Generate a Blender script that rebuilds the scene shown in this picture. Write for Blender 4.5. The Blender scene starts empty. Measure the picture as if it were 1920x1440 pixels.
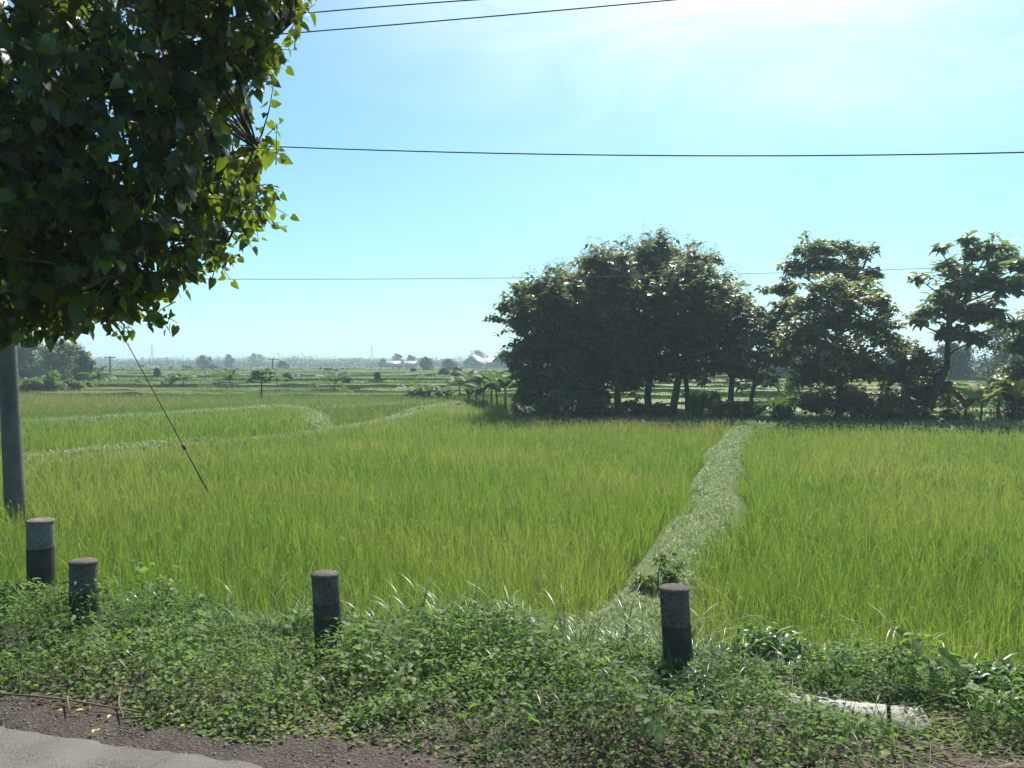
import bpy, math, random
import numpy as np
from mathutils import Vector

R = math.radians
rng = np.random.default_rng(7)
random.seed(7)
scene = bpy.context.scene
col = scene.collection

# ------------------------------------------------------------------ camera
F, PX, PY, HZ, CAMZ = 1600.0, 960.0, 720.0, 685.0, 1.8
PITCH = math.atan((PY - HZ) / F)
cam_d = bpy.data.cameras.new("camera")
cam = bpy.data.objects.new("camera", cam_d)
col.objects.link(cam)
cam.location = (0, 0, CAMZ)
cam.rotation_euler = (R(90) - PITCH, 0, 0)
cam_d.sensor_width = 36.0
cam_d.lens = 36.0 * F / 1920.0
cam_d.clip_start = 0.05
cam_d.clip_end = 6000
scene.camera = cam

# ------------------------------------------------------------------ sky, sun, exposure
SUN_AZ, SUN_EL = R(18), R(49)
world = bpy.data.worlds.new("World")
scene.world = world
world.use_nodes = True
wn, wl = world.node_tree.nodes, world.node_tree.links
bg = wn["Background"]
sky = wn.new("ShaderNodeTexSky")
sky.sky_type = 'NISHITA'
sky.sun_disc = False
sky.sun_elevation = SUN_EL
sky.sun_rotation = SUN_AZ
sky.altitude = 0
sky.air_density = 1.0
sky.dust_density = 0.6
sky.ozone_density = 3.0
tint = wn.new("ShaderNodeMix")                # cyan cast multiplied into the sky colour alone
tint.data_type = 'RGBA'
tint.blend_type = 'MULTIPLY'
tint.inputs[0].default_value = 1.0
tint.inputs[7].default_value = (0.64, 1.03, 1.02, 1)
wl.new(sky.outputs[0], tint.inputs[6])
# thin high cloud plus a glow towards the sun, painted into the sky
SUNV = Vector((math.sin(SUN_AZ) * math.cos(SUN_EL), math.cos(SUN_AZ) * math.cos(SUN_EL), math.sin(SUN_EL)))
tc = wn.new("ShaderNodeTexCoord")
dt = wn.new("ShaderNodeVectorMath")
dt.operation = 'DOT_PRODUCT'
dt.inputs[1].default_value = SUNV
wl.new(tc.outputs['Generated'], dt.inputs[0])
mx0 = wn.new("ShaderNodeMath")
mx0.operation = 'MAXIMUM'
mx0.inputs[1].default_value = 0.0
wl.new(dt.outputs['Value'], mx0.inputs[0])
pw = wn.new("ShaderNodeMath")
pw.operation = 'POWER'
pw.inputs[1].default_value = 17.0
wl.new(mx0.outputs[0], pw.inputs[0])
mp = wn.new("ShaderNodeMapping")
mp.inputs['Scale'].default_value = (3.0, 3.0, 9.0)
mp.inputs['Rotation'].default_value = (0.0, 0.35, 0.2)
wl.new(tc.outputs['Generated'], mp.inputs[0])
cn = wn.new("ShaderNodeTexNoise")
cn.inputs['Scale'].default_value = 1.1
cn.inputs['Detail'].default_value = 9
cn.inputs['Roughness'].default_value = 0.6
cn.inputs['Distortion'].default_value = 0.8
wl.new(mp.outputs[0], cn.inputs['Vector'])
cr = wn.new("ShaderNodeMapRange")
cr.inputs['From Min'].default_value = 0.42
cr.inputs['From Max'].default_value = 0.75
cr.inputs['To Min'].default_value = 0.75
cr.inputs['To Max'].default_value = 1.6
wl.new(cn.outputs['Fac'], cr.inputs[0])
a0 = wn.new("ShaderNodeMath")                  # a trace of cloud everywhere, the painted glow strongest round the sun
a0.operation = 'MULTIPLY_ADD'
a0.inputs[1].default_value = 40.0
a0.inputs[2].default_value = 0.03
wl.new(pw.outputs[0], a0.inputs[0])
a1 = wn.new("ShaderNodeMath")
a1.operation = 'MULTIPLY'
wl.new(a0.outputs[0], a1.inputs[0])
wl.new(cr.outputs[0], a1.inputs[1])
ad = wn.new("ShaderNodeMix")
ad.data_type = 'RGBA'
ad.blend_type = 'ADD'
ad.inputs[0].default_value = 1.0
wl.new(tint.outputs[2], ad.inputs[6])
cc = wn.new("ShaderNodeMix")                   # warm tone given to the glow and cloud
cc.data_type = 'RGBA'
cc.blend_type = 'MULTIPLY'
cc.inputs[0].default_value = 1.0
cc.inputs[7].default_value = (1.0, 0.78, 0.60, 1)
wl.new(a1.outputs[0], cc.inputs[6])
wl.new(cc.outputs[2], ad.inputs[7])
wl.new(ad.outputs[2], bg.inputs[0])
bg.inputs[1].default_value = 0.082
sun_d = bpy.data.lights.new("sun", 'SUN')
sun_d.energy = 4.5
sun_d.angle = R(0.5)
sun_d.color = (1.0, 0.95, 0.86)
sun = bpy.data.objects.new("sun", sun_d)
col.objects.link(sun)
sun.rotation_euler = (-SUNV).to_track_quat('-Z', 'Y').to_euler()
sun.location = (10, 20, 30)
vs = scene.view_settings
vs.view_transform = 'Standard'
vs.look = 'None'
vs.gamma = 1
vs.exposure = 0.75
cy = scene.cycles
cy.max_bounces = 8
cy.diffuse_bounces = 5
cy.transmission_bounces = 4
cy.transparent_max_bounces = 8
cy.volume_bounces = 1
cy.use_denoising = True

# ------------------------------------------------------------------ helpers
_sp, _cp = math.sin(PITCH), math.cos(PITCH)


def ray(px, py):
    a, b = (np.asarray(px, float) - PX) / F, (PY - np.asarray(py, float)) / F
    return np.stack([a + 0 * b, b * _sp + _cp + 0 * a, b * _cp - _sp + 0 * a], -1)


def at(px, py, Y):
    """world point seen at photo pixel (px, py) standing Y metres ahead"""
    d = ray(px, py)
    k = np.asarray(Y, float) / d[..., 1]
    return d * k[..., None] + np.array([0, 0, CAMZ])


def ground(px, py, z=-0.7):
    d = ray(px, py)
    k = (z - CAMZ) / d[..., 2]
    return d * k[..., None] + np.array([0, 0, CAMZ])


def proj(P):
    P = np.asarray(P, float)
    x, y, z = P[..., 0], P[..., 1], P[..., 2] - CAMZ
    f = y * _cp - z * _sp
    u = y * _sp + z * _cp
    f = np.where(f < 0.05, 0.05, f)
    return PX + F * x / f, PY - F * u / f


UA = R(16)                                   # the road and the fields run 16 degrees off square
UV = np.array([math.cos(UA), -math.sin(UA)])
NV = np.array([math.sin(UA), math.cos(UA)])


def st(P):
    P = np.asarray(P, float)
    return P[..., 0] * UV[0] + P[..., 1] * UV[1], P[..., 0] * NV[0] + P[..., 1] * NV[1]


def xy(s, t):
    s, t = np.asarray(s, float), np.asarray(t, float)
    return s * UV[0] + t * NV[0], s * UV[1] + t * NV[1]


def wob(x, y, f=1.0, seed=0):
    """smooth pseudo noise, about -1..1"""
    a = np.sin(x * f * 1.31 + seed * 1.7) * np.cos(y * f * 1.07 - seed * 2.3)
    b = np.sin(x * f * 2.9 - y * f * 1.7 + seed) * 0.5
    c = np.sin(x * f * 5.3 + y * f * 4.1 + seed * 3.1) * 0.28
    return (a + b + c) / 1.5


def sstep(a, b, x):
    k = np.clip((x - a) / (b - a), 0, 1)
    return k * k * (3 - 2 * k)


STEPS = [(62, .13), (69, .13), (77, .14), (86, .13), (97, .13), (110, .12), (126, .11), (145, .10), (168, .09), (196, .08), (230, .07), (272, .06), (325, .05), (390, .05)]


def tz(x, y):
    """height of the ground"""
    s, t = st(np.stack([np.asarray(x, float), np.asarray(y, float)], -1))
    z = -0.03 - 0.03 * sstep(3.4, 4.2, t)
    z = z + 0.05 * wob(s, t, 0.9, 3) * sstep(3.6, 4.4, t) * (1 - sstep(9, 14, t))
    z = z - 0.95 * sstep(5.25 + 0.0 * s, 7.3, t)
    z = z + 0.45 * sstep(34.6, 36.5, t) * sstep(-13, -10.5, s) * (1 - sstep(44, 48, t))
    z = z + 0.17 * sstep(16.4, 17.3, -s - 0.0 * t) * sstep(12, 18, t)
    for yy, dz in STEPS:
        z = z + dz * sstep(yy - 1.0, yy, np.asarray(y, float))
    return z


def inpoly(px, py, poly):
    px, py = np.asarray(px), np.asarray(py)
    c = np.zeros(px.shape, bool)
    n = len(poly)
    for i in range(n):
        x0, y0 = poly[i]
        x1, y1 = poly[(i + 1) % n]
        m = ((y0 > py) != (y1 > py))
        with np.errstate(divide='ignore', invalid='ignore'):
            xi = (x1 - x0) * (py - y0) / (y1 - y0 + 1e-12) + x0
        c ^= m & (px < xi)
    return c


class MB:
    """collects geometry; build() links it as ONE mesh object"""

    def __init__(self):
        self.V, self.F, self.M, self.A, self.n = [], [], [], [], 0

    def add(self, V, F, rnd=0.5, mat=0):
        V = np.asarray(V, float).reshape(-1, 3)
        if len(V) == 0:
            return
        F = np.asarray(F, int)
        self.V.append(V)
        self.F.append(F + self.n)
        self.M.append(np.full(len(F), mat))
        self.A.append(np.broadcast_to(np.asarray(rnd, float), (len(V),)))
        self.n += len(V)

    def build(self, name, mats, parent=None, smooth=False):
        me = bpy.data.meshes.new(name)
        if not isinstance(mats, (list, tuple)):
            mats = [mats]
        for m in mats:
            me.materials.append(m)
        ob = bpy.data.objects.new(name, me)
        col.objects.link(ob)
        V = np.concatenate(self.V)
        if parent is not None:
            V = V - np.array(WLOC[parent.name])
            ob.parent = parent
            WLOC[ob.name] = WLOC[parent.name]
        else:
            WLOC[ob.name] = (0, 0, 0)
        me.vertices.add(len(V))
        me.vertices.foreach_set("co", V.astype(np.float32).ravel())
        lv = np.concatenate([f.ravel() for f in self.F])
        lt = np.concatenate([np.full(len(f), f.shape[1]) for f in self.F])
        ls = np.concatenate([[0], np.cumsum(lt)[:-1]])
        me.loops.add(len(lv))
        me.loops.foreach_set("vertex_index", lv.astype(np.int32))
        me.polygons.add(len(lt))
        me.polygons.foreach_set("loop_start", ls.astype(np.int32))
        me.polygons.foreach_set("loop_total", lt.astype(np.int32))
        me.polygons.foreach_set("material_index", np.concatenate(self.M).astype(np.int32))
        if smooth:
            me.polygons.foreach_set("use_smooth", np.ones(len(lt), bool))
        at_ = me.attributes.new("rnd", 'FLOAT', 'POINT')
        at_.data.foreach_set("value", np.concatenate(self.A).astype(np.float32))
        me.update(calc_edges=True)
        me.validate()
        return ob


WLOC = {}


def tag(o, label=None, cat=None, group=None, kind=None):
    if label:
        o['label'] = label
    if cat:
        o['category'] = cat
    if group:
        o['group'] = group
    if kind:
        o['kind'] = kind
    return o


def thing(name, label, cat, loc, group=None):
    o = bpy.data.objects.new(name, None)
    col.objects.link(o)
    o.empty_display_size = 0.1
    o.location = loc
    WLOC[o.name] = tuple(float(v) for v in loc)
    return tag(o, label, cat, group)


def tube(mb, pts, rad, sides=8, rnd=0.5, mat=0, cap=True):
    pts = np.asarray(pts, float)
    n = len(pts)
    rad = np.broadcast_to(np.asarray(rad, float), (n,))
    tan = np.gradient(pts, axis=0)
    tan /= np.linalg.norm(tan, axis=1, keepdims=True) + 1e-9
    ref = np.array([0, 0, 1.0]) if abs(tan[:, 2]).mean() < 0.9 else np.array([1.0, 0, 0])
    a = np.cross(tan, ref)
    a /= np.linalg.norm(a, axis=1, keepdims=True) + 1e-9
    b = np.cross(tan, a)
    ang = np.linspace(0, 2 * np.pi, sides, endpoint=False)
    V = pts[:, None] + rad[:, None, None] * (np.cos(ang)[None, :, None] * a[:, None] + np.sin(ang)[None, :, None] * b[:, None])
    V = V.reshape(-1, 3)
    i = np.arange(n - 1)[:, None] * sides
    j = np.arange(sides)[None]
    k = (j + 1) % sides
    Fq = np.stack([i + j, i + k, i + k + sides, i + j + sides], -1).reshape(-1, 4)
    mb.add(V, Fq, rnd, mat)
    if cap:
        mb.F.append(np.arange(sides)[None] + (mb.n - sides))
        mb.M.append(np.array([mat]))
        mb.F.append(np.arange(sides)[::-1][None] + (mb.n - len(V)))
        mb.M.append(np.array([mat]))


def lathe(mb, c, prof, sides=24, rnd=0.5, mat=0, lean=(0, 0)):
    """prof = [(radius, z)...] turned round the vertical through c, leaning by lean per metre"""
    ang = np.linspace(0, 2 * np.pi, sides, endpoint=False)
    V = []
    for r, z in prof:
        V.append(np.stack([c[0] + lean[0] * z + r * np.cos(ang), c[1] + lean[1] * z + r * np.sin(ang), np.full(sides, c[2] + z)], -1))
    V = np.concatenate(V)
    n = len(prof)
    i = np.arange(n - 1)[:, None] * sides
    j = np.arange(sides)[None]
    k = (j + 1) % sides
    mb.add(V, np.stack([i + j, i + k, i + k + sides, i + j + sides], -1).reshape(-1, 4), rnd, mat)


BOXF = np.array([[0, 3, 2, 1], [4, 5, 6, 7], [0, 1, 5, 4], [1, 2, 6, 5], [2, 3, 7, 6], [3, 0, 4, 7]])


def box(mb, c, size, rz=0.0, rnd=0.5, mat=0):
    sx, sy, sz = np.array(size) / 2
    V = np.array([[-sx, -sy, -sz], [sx, -sy, -sz], [sx, sy, -sz], [-sx, sy, -sz], [-sx, -sy, sz], [sx, -sy, sz], [sx, sy, sz], [-sx, sy, sz]])
    ca, sa = math.cos(rz), math.sin(rz)
    V = np.stack([V[:, 0] * ca - V[:, 1] * sa, V[:, 0] * sa + V[:, 1] * ca, V[:, 2]], -1) + np.array(c)
    mb.add(V, BOXF, rnd, mat)


def ribbon(mb, base, az, L, w, th0, kap, K=3, prof=None, fold=0.0, rnd=None, tw=0.0, mat=0):
    """N arching leaves or blades; th0 = angle from the vertical at the foot, kap = how much more it bends"""
    base = np.asarray(base, float)
    N = len(base)
    if N == 0:
        return
    az, L, w, th0, kap, tw = [np.broadcast_to(np.asarray(v, float), (N,)) for v in (az, L, w, th0, kap, tw)]
    if rnd is None:
        rnd = rng.random(N)
    rnd = np.broadcast_to(np.asarray(rnd, float), (N,))
    if prof is None:
        prof = 1 - np.linspace(0, 1, K + 1) ** 1.6 * 0.93
    prof = np.asarray(prof, float)
    seg = (np.arange(K) + 0.5) / K
    th = th0[:, None] + kap[:, None] * seg[None]
    r = np.concatenate([np.zeros((N, 1)), np.cumsum(np.sin(th), 1)], 1) * (L / K)[:, None]
    z = np.concatenate([np.zeros((N, 1)), np.cumsum(np.cos(th), 1)], 1) * (L / K)[:, None]
    thv = th0[:, None] + kap[:, None] * np.linspace(0, 1, K + 1)[None]
    ca, sa = np.cos(az)[:, None], np.sin(az)[:, None]
    C = np.stack([base[:, :1] + r * ca, base[:, 1:2] + r * sa, base[:, 2:3] + z], -1)
    nrm = np.stack([-np.cos(thv) * ca, -np.cos(thv) * sa, np.sin(thv)], -1)
    side = np.stack([-sa + 0 * thv, ca + 0 * thv, 0 * thv], -1)
    ct, sn = np.cos(tw)[:, None, None], np.sin(tw)[:, None, None]
    sd = side * ct + nrm * sn
    nn = nrm * ct - side * sn
    hw = (w[:, None] * prof[None] * 0.5)[..., None]
    if fold:
        cols_ = [C - sd * hw + nn * hw * fold, C, C + sd * hw + nn * hw * fold]
    else:
        cols_ = [C - sd * hw, C + sd * hw]
    m = len(cols_)
    V = np.stack(cols_, 2)                      # N, K+1, m, 3
    per = (K + 1) * m
    f = []
    for k in range(K):
        for c in range(m - 1):
            a = k * m + c
            f.append([a, a + 1, a + m + 1, a + m])
    f = np.array(f)
    Fq = (np.arange(N)[:, None, None] * per + f[None]).reshape(-1, 4)
    mb.add(V.reshape(-1, 3), Fq, np.repeat(rnd, per), mat)


def frames(axis, nrm):
    axis = axis / (np.linalg.norm(axis, axis=1, keepdims=True) + 1e-9)
    s = np.cross(nrm, axis)
    s /= np.linalg.norm(s, axis=1, keepdims=True) + 1e-9
    n = np.cross(axis, s)
    return axis, s, n


def stamp(mb, TV, TF, org, axis, nrm, L, W, rnd=None, mat=0):
    """copies of a leaf template: TV x along, y across, z off the blade"""
    N = len(org)
    if N == 0:
        return
    a, s, n = frames(axis, nrm)
    if rnd is None:
        rnd = rng.random(N)
    L = np.broadcast_to(np.asarray(L, float), (N,))[:, None, None]
    W = np.broadcast_to(np.asarray(W, float), (N,))[:, None, None]
    V = org[:, None] + TV[None, :, :1] * L * a[:, None] + TV[None, :, 1:2] * W * s[:, None] + TV[None, :, 2:3] * L * n[:, None]
    for f in TF:
        f = np.asarray(f)
    M = len(TV)
    Fq = (np.arange(N)[:, None, None] * M + np.asarray(TF)[None]).reshape(-1, np.asarray(TF).shape[1])
    mb.add(V.reshape(-1, 3), Fq, np.repeat(rnd, M), mat)


# heart shaped leaf and oval leaf, folded along the midrib (quads only)
HEART_V = np.array([[0, 0, 0], [0.30, 0, 0.01], [0.62, 0, -0.02], [1, 0, -0.16],
                    [-0.16, 0.26, 0.05], [0.14, 0.47, 0.10], [0.50, 0.36, 0.05],
                    [-0.16, -0.26, 0.05], [0.14, -0.47, 0.10], [0.50, -0.36, 0.05]])
HEART_F = np.array([[0, 1, 5, 4], [1, 2, 6, 5], [2, 3, 3, 6], [0, 7, 8, 1], [1, 8, 9, 2], [2, 9, 3, 3]])
HEART_T = np.array([[0, 1, 5], [0, 5, 4], [1, 2, 6], [1, 6, 5], [2, 3, 6], [0, 8, 1], [0, 7, 8], [1, 9, 2], [1, 8, 9], [2, 9, 3]])
OVAL_V = np.array([[0, 0, 0], [0.35, 0, 0.0], [0.7, 0, -0.03], [1, 0, -0.12],
                   [0.3, 0.42, 0.09], [0.68, 0.33, 0.04], [0.3, -0.42, 0.09], [0.68, -0.33, 0.04]])
OVAL_T = np.array([[0, 1, 4], [1, 5, 4], [1, 2, 5], [2, 3, 5], [0, 6, 1], [1, 6, 7], [1, 7, 2], [2, 7, 3]])


def rdir(n):
    v = rng.normal(size=(n, 3))
    return v / np.linalg.norm(v, axis=1, keepdims=True)


# ------------------------------------------------------------------ materials
def mat_new(name):
    m = bpy.data.materials.new(name)
    m.use_nodes = True
    return m, m.node_tree.nodes, m.node_tree.links


def ramp(nodes, stops):
    r = nodes.new("ShaderNodeValToRGB")
    e = r.color_ramp.elements
    while len(e) < len(stops):
        e.new(0.5)
    for i, (p, c) in enumerate(stops):
        e[i].position = p
        e[i].color = (*c, 1)
    return r


def foliage(name, cols, trans, tfac=0.4, rough=0.5, spec=0.35, patch=None, pscale=0.2, pcon=(0.42, 0.6), tlow=0.7):
    """leaf material: colour differs from leaf to leaf, light also passes through the leaf"""
    m, N, L = mat_new(name)
    b = N["Principled BSDF"]
    a = N.new("ShaderNodeAttribute")
    a.attribute_name = "rnd"
    k = len(cols)
    r = ramp(N, [(i / (k - 1), c) for i, c in enumerate(cols)])
    L.new(a.outputs['Fac'], r.inputs[0])
    c_out = r.outputs[0]
    t_out = None
    tr = ramp(N, [(0, tuple(v * tlow for v in trans)), (1, trans)])
    L.new(a.outputs['Fac'], tr.inputs[0])
    t_out = tr.outputs[0]
    if patch:
        g = N.new("ShaderNodeNewGeometry")
        nz = N.new("ShaderNodeTexNoise")
        nz.inputs['Scale'].default_value = pscale
        nz.inputs['Detail'].default_value = 4
        L.new(g.outputs['Position'], nz.inputs['Vector'])
        mr = ramp(N, [(pcon[0], (0, 0, 0)), (pcon[1], (1, 1, 1))])
        L.new(nz.outputs['Fac'], mr.inputs[0])
        for which, pc in ((0, patch[0]), (1, patch[1])):
            mx = N.new("ShaderNodeMix")
            mx.data_type = 'RGBA'
            L.new(mr.outputs[0], mx.inputs[0])
            L.new(c_out if which == 0 else t_out, mx.inputs[6])
            mx.inputs[7].default_value = (*pc, 1)
            if which == 0:
                c_out = mx.outputs[2]
            else:
                t_out = mx.outputs[2]
    L.new(c_out, b.inputs['Base Color'])
    b.inputs['Roughness'].default_value = rough
    b.inputs['Specular IOR Level'].default_value = spec
    tl = N.new("ShaderNodeBsdfTranslucent")
    L.new(t_out, tl.inputs['Color'])
    ms = N.new("ShaderNodeMixShader")
    ms.inputs[0].default_value = tfac
    L.new(b.outputs[0], ms.inputs[1])
    L.new(tl.outputs[0], ms.inputs[2])
    L.new(ms.outputs[0], N["Material Output"].inputs['Surface'])
    return m


def rough_mat(name, c0, c1, scale=3.0, rough=0.9, bump=0.3, bscale=None, c2=None, s2=40.0, spec=0.2, dist=0.02):
    m, N, L = mat_new(name)
    b = N["Principled BSDF"]
    g = N.new("ShaderNodeNewGeometry")
    nz = N.new("ShaderNodeTexNoise")
    nz.inputs['Scale'].default_value = scale
    nz.inputs['Detail'].default_value = 8
    nz.inputs['Roughness'].default_value = 0.65
    L.new(g.outputs['Position'], nz.inputs['Vector'])
    r = ramp(N, [(0.35, c0), (0.65, c1)])
    L.new(nz.outputs['Fac'], r.inputs[0])
    out = r.outputs[0]
    n2 = N.new("ShaderNodeTexNoise")
    n2.inputs['Scale'].default_value = bscale or s2
    n2.inputs['Detail'].default_value = 6
    L.new(g.outputs['Position'], n2.inputs['Vector'])
    if c2:
        mx = N.new("ShaderNodeMix")
        mx.data_type = 'RGBA'
        r2 = ramp(N, [(0.5, (0, 0, 0)), (0.62, (1, 1, 1))])
        L.new(n2.outputs['Fac'], r2.inputs[0])
        L.new(r2.outputs[0], mx.inputs[0])
        L.new(out, mx.inputs[6])
        mx.inputs[7].default_value = (*c2, 1)
        out = mx.outputs[2]
    L.new(out, b.inputs['Base Color'])
    b.inputs['Roughness'].default_value = rough
    b.inputs['Specular IOR Level'].default_value = spec
    if bump:
        bp = N.new("ShaderNodeBump")
        bp.inputs['Strength'].default_value = bump
        bp.inputs['Distance'].default_value = dist
        L.new(n2.outputs['Fac'], bp.inputs['Height'])
        L.new(bp.outputs[0], b.inputs['Normal'])
    return m


M = {}
M['soil'] = rough_mat('soil', (0.030, 0.040, 0.014), (0.060, 0.095, 0.024), 0.6, bump=0.5, bscale=9)
M['gravel_bed'] = rough_mat('gravel_bed', (0.040, 0.032, 0.026), (0.085, 0.070, 0.056), 5, bump=0.9, bscale=60, c2=(0.12, 0.10, 0.085), dist=0.03)
M['asphalt'] = rough_mat('asphalt', (0.085, 0.082, 0.074), (0.165, 0.157, 0.14), 2.6, bump=0.35, bscale=130, c2=(0.20, 0.19, 0.175), dist=0.02)
M['stone'] = rough_mat('stone', (0.16, 0.145, 0.13), (0.34, 0.31, 0.28), 14, bump=0.4)
M['path_soil'] = rough_mat('path_soil', (0.07, 0.10, 0.035), (0.12, 0.15, 0.06), 2.5, bump=0.6, bscale=18)
M['concrete'] = rough_mat('concrete', (0.10, 0.10, 0.098), (0.16, 0.158, 0.15), 3.5, bump=0.25, bscale=45)
M['slab'] = rough_mat('slab', (0.26, 0.265, 0.24), (0.40, 0.40, 0.365), 5, bump=0.4, bscale=60)
M['paint_white'] = rough_mat('paint_white', (0.100, 0.086, 0.074), (0.165, 0.145, 0.125), 7, bump=0.3, bscale=60, c2=(0.060, 0.054, 0.047))
M['paint_grey'] = rough_mat('paint_grey', (0.16, 0.15, 0.135), (0.25, 0.238, 0.215), 7, bump=0.3, bscale=60, c2=(0.12, 0.115, 0.11))
M['paint_black'] = rough_mat('paint_black', (0.048, 0.042, 0.037), (0.090, 0.079, 0.069), 7, bump=0.3, bscale=60, c2=(0.045, 0.042, 0.04))
M['bark'] = rough_mat('bark', (0.045, 0.036, 0.026), (0.10, 0.085, 0.065), 9, bump=0.8, bscale=30)
M['twig'] = rough_mat('twig', (0.05, 0.045, 0.025), (0.10, 0.085, 0.05), 9, bump=0.2)
M['wire'] = rough_mat('wire', (0.012, 0.012, 0.013), (0.022, 0.022, 0.024), 9, rough=0.6, bump=0.0)
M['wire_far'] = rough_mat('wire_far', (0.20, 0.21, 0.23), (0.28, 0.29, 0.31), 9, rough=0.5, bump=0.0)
M['steel'] = rough_mat('steel', (0.20, 0.21, 0.22), (0.30, 0.31, 0.32), 2, rough=0.6, bump=0.0)
M['rust'] = rough_mat('rust', (0.05, 0.03, 0.02), (0.10, 0.06, 0.04), 20, bump=0.3)
M['tin_roof'] = rough_mat('tin_roof', (0.26, 0.28, 0.31), (0.38, 0.40, 0.43), 0.8, rough=0.35, bump=0.2, bscale=5, spec=0.5)
M['old_wall'] = rough_mat('old_wall', (0.16, 0.14, 0.12), (0.26, 0.24, 0.20), 0.9, bump=0.1)
M['dark_opening'] = rough_mat('dark_opening', (0.02, 0.02, 0.02), (0.03, 0.03, 0.03), 2, bump=0)
M['white_rag'] = rough_mat('white_rag', (0.62, 0.64, 0.66), (0.78, 0.79, 0.80), 3, bump=0.1)
M['straw'] = foliage('straw', [(0.10, 0.08, 0.05), (0.19, 0.16, 0.10), (0.30, 0.26, 0.17)], (0.3, 0.25, 0.14), 0.2, 0.7, 0.2)
M['yellow_leaf'] = foliage('yellow_leaf', [(0.50, 0.42, 0.08), (0.62, 0.55, 0.14)], (0.6, 0.5, 0.1), 0.25, 0.5)
M['dead_leaf'] = foliage('dead_leaf', [(0.06, 0.04, 0.025), (0.13, 0.09, 0.055), (0.22, 0.17, 0.10)], (0.2, 0.13, 0.05), 0.15, 0.7, 0.2)
M['rice'] = foliage('rice', [(0.055, 0.115, 0.016), (0.100, 0.175, 0.024), (0.15, 0.205, 0.034)], (0.30, 0.47, 0.06), 0.42, 0.55, 0.18,
                    patch=((0.165, 0.190, 0.040), (0.38, 0.47, 0.085)), pscale=0.16, pcon=(0.46, 0.66))
M['rice_far'] = foliage('rice_far', [(0.065, 0.130, 0.022), (0.105, 0.185, 0.032), (0.155, 0.21, 0.042)], (0.28, 0.44, 0.07), 0.32, 0.6, 0.25,
                        patch=((0.16, 0.19, 0.042), (0.36, 0.42, 0.09)), pscale=0.05, pcon=(0.45, 0.6))
M['rice_ripe'] = foliage('rice_ripe', [(0.15, 0.17, 0.03), (0.22, 0.22, 0.04), (0.30, 0.27, 0.06)], (0.50, 0.48, 0.10), 0.42, 0.5, 0.3)
M['panicle'] = foliage('panicle', [(0.20, 0.22, 0.09), (0.32, 0.32, 0.15)], (0.36, 0.36, 0.14), 0.3, 0.7, 0.1)
M['weed'] = foliage('weed', [(0.055, 0.10, 0.032), (0.10, 0.165, 0.05), (0.19, 0.25, 0.09)], (0.26, 0.46, 0.05), 0.38, 0.55, 0.18)
M['shrub'] = foliage('shrub', [(0.030, 0.080, 0.015), (0.050, 0.120, 0.022), (0.085, 0.165, 0.03)], (0.18, 0.40, 0.04), 0.38, 0.4, 0.5)
M['verge_grass'] = foliage('verge_grass', [(0.08, 0.13, 0.05), (0.13, 0.19, 0.08), (0.20, 0.25, 0.12)], (0.25, 0.36, 0.12), 0.3, 0.4, 0.5)
M['path_grass'] = foliage('path_grass', [(0.12, 0.19, 0.055), (0.19, 0.27, 0.085), (0.30, 0.37, 0.16)], (0.40, 0.55, 0.17), 0.32, 0.5, 0.4)
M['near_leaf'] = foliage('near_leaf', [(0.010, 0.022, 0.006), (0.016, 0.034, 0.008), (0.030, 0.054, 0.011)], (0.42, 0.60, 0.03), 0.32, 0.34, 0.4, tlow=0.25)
M['teak_leaf'] = foliage('teak_leaf', [(0.060, 0.092, 0.050), (0.085, 0.120, 0.062), (0.115, 0.142, 0.072)], (0.26, 0.36, 0.12), 0.46, 0.40, 0.5)
M['teak_pale'] = foliage('teak_pale', [(0.07, 0.10, 0.03), (0.105, 0.135, 0.036), (0.14, 0.16, 0.05)], (0.34, 0.40, 0.08), 0.36, 0.45, 0.45)
M['teak_flower'] = foliage('teak_flower', [(0.20, 0.19, 0.14), (0.30, 0.28, 0.21)], (0.32, 0.3, 0.22), 0.35, 0.8, 0.1)
M['banana_leaf'] = foliage('banana_leaf', [(0.035, 0.07, 0.025), (0.055, 0.10, 0.032), (0.085, 0.135, 0.045)], (0.17, 0.28, 0.05), 0.32, 0.6, 0.2)
M['banana_yellow'] = foliage('banana_yellow', [(0.16, 0.20, 0.03), (0.26, 0.28, 0.05)], (0.42, 0.48, 0.06), 0.42, 0.6, 0.2)
M['banana_stem'] = rough_mat('banana_stem', (0.06, 0.075, 0.03), (0.13, 0.12, 0.06), 4, bump=0.2)
M['far_leaf'] = foliage('far_leaf', [(0.024, 0.046, 0.019), (0.036, 0.064, 0.024), (0.058, 0.088, 0.032)], (0.09, 0.15, 0.04), 0.20, 0.8, 0.1)
M['bush_leaf'] = foliage('bush_leaf', [(0.05, 0.095, 0.022), (0.085, 0.145, 0.03), (0.13, 0.19, 0.04)], (0.24, 0.38, 0.05), 0.38, 0.5, 0.3)

# ------------------------------------------------------------------ ground, road, shoulder
sl = np.unique(np.concatenate([np.linspace(-1300, -60, 40), np.linspace(-60, 60, 121), np.linspace(-9, 9, 61), np.linspace(60, 1300, 40)]))
tl = np.unique(np.concatenate([np.linspace(-30, 3, 12), np.linspace(3.2, 9, 59), np.linspace(9.5, 60, 102), np.geomspace(61, 1300, 60)]))
S_, T_ = np.meshgrid(sl, tl, indexing='ij')
gx, gy = xy(S_, T_)
gz = tz(gx, gy) + 0.015 * wob(gx, gy, 3.1, 1)
ni, nj = S_.shape
ii, jj = np.meshgrid(np.arange(ni - 1), np.arange(nj - 1), indexing='ij')
GF = np.stack([ii * nj + jj, (ii + 1) * nj + jj, (ii + 1) * nj + jj + 1, ii * nj + jj + 1], -1).reshape(-1, 4)
mb = MB()
gz2 = np.where(T_ < 3.0, gz - 0.12, gz)
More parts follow.
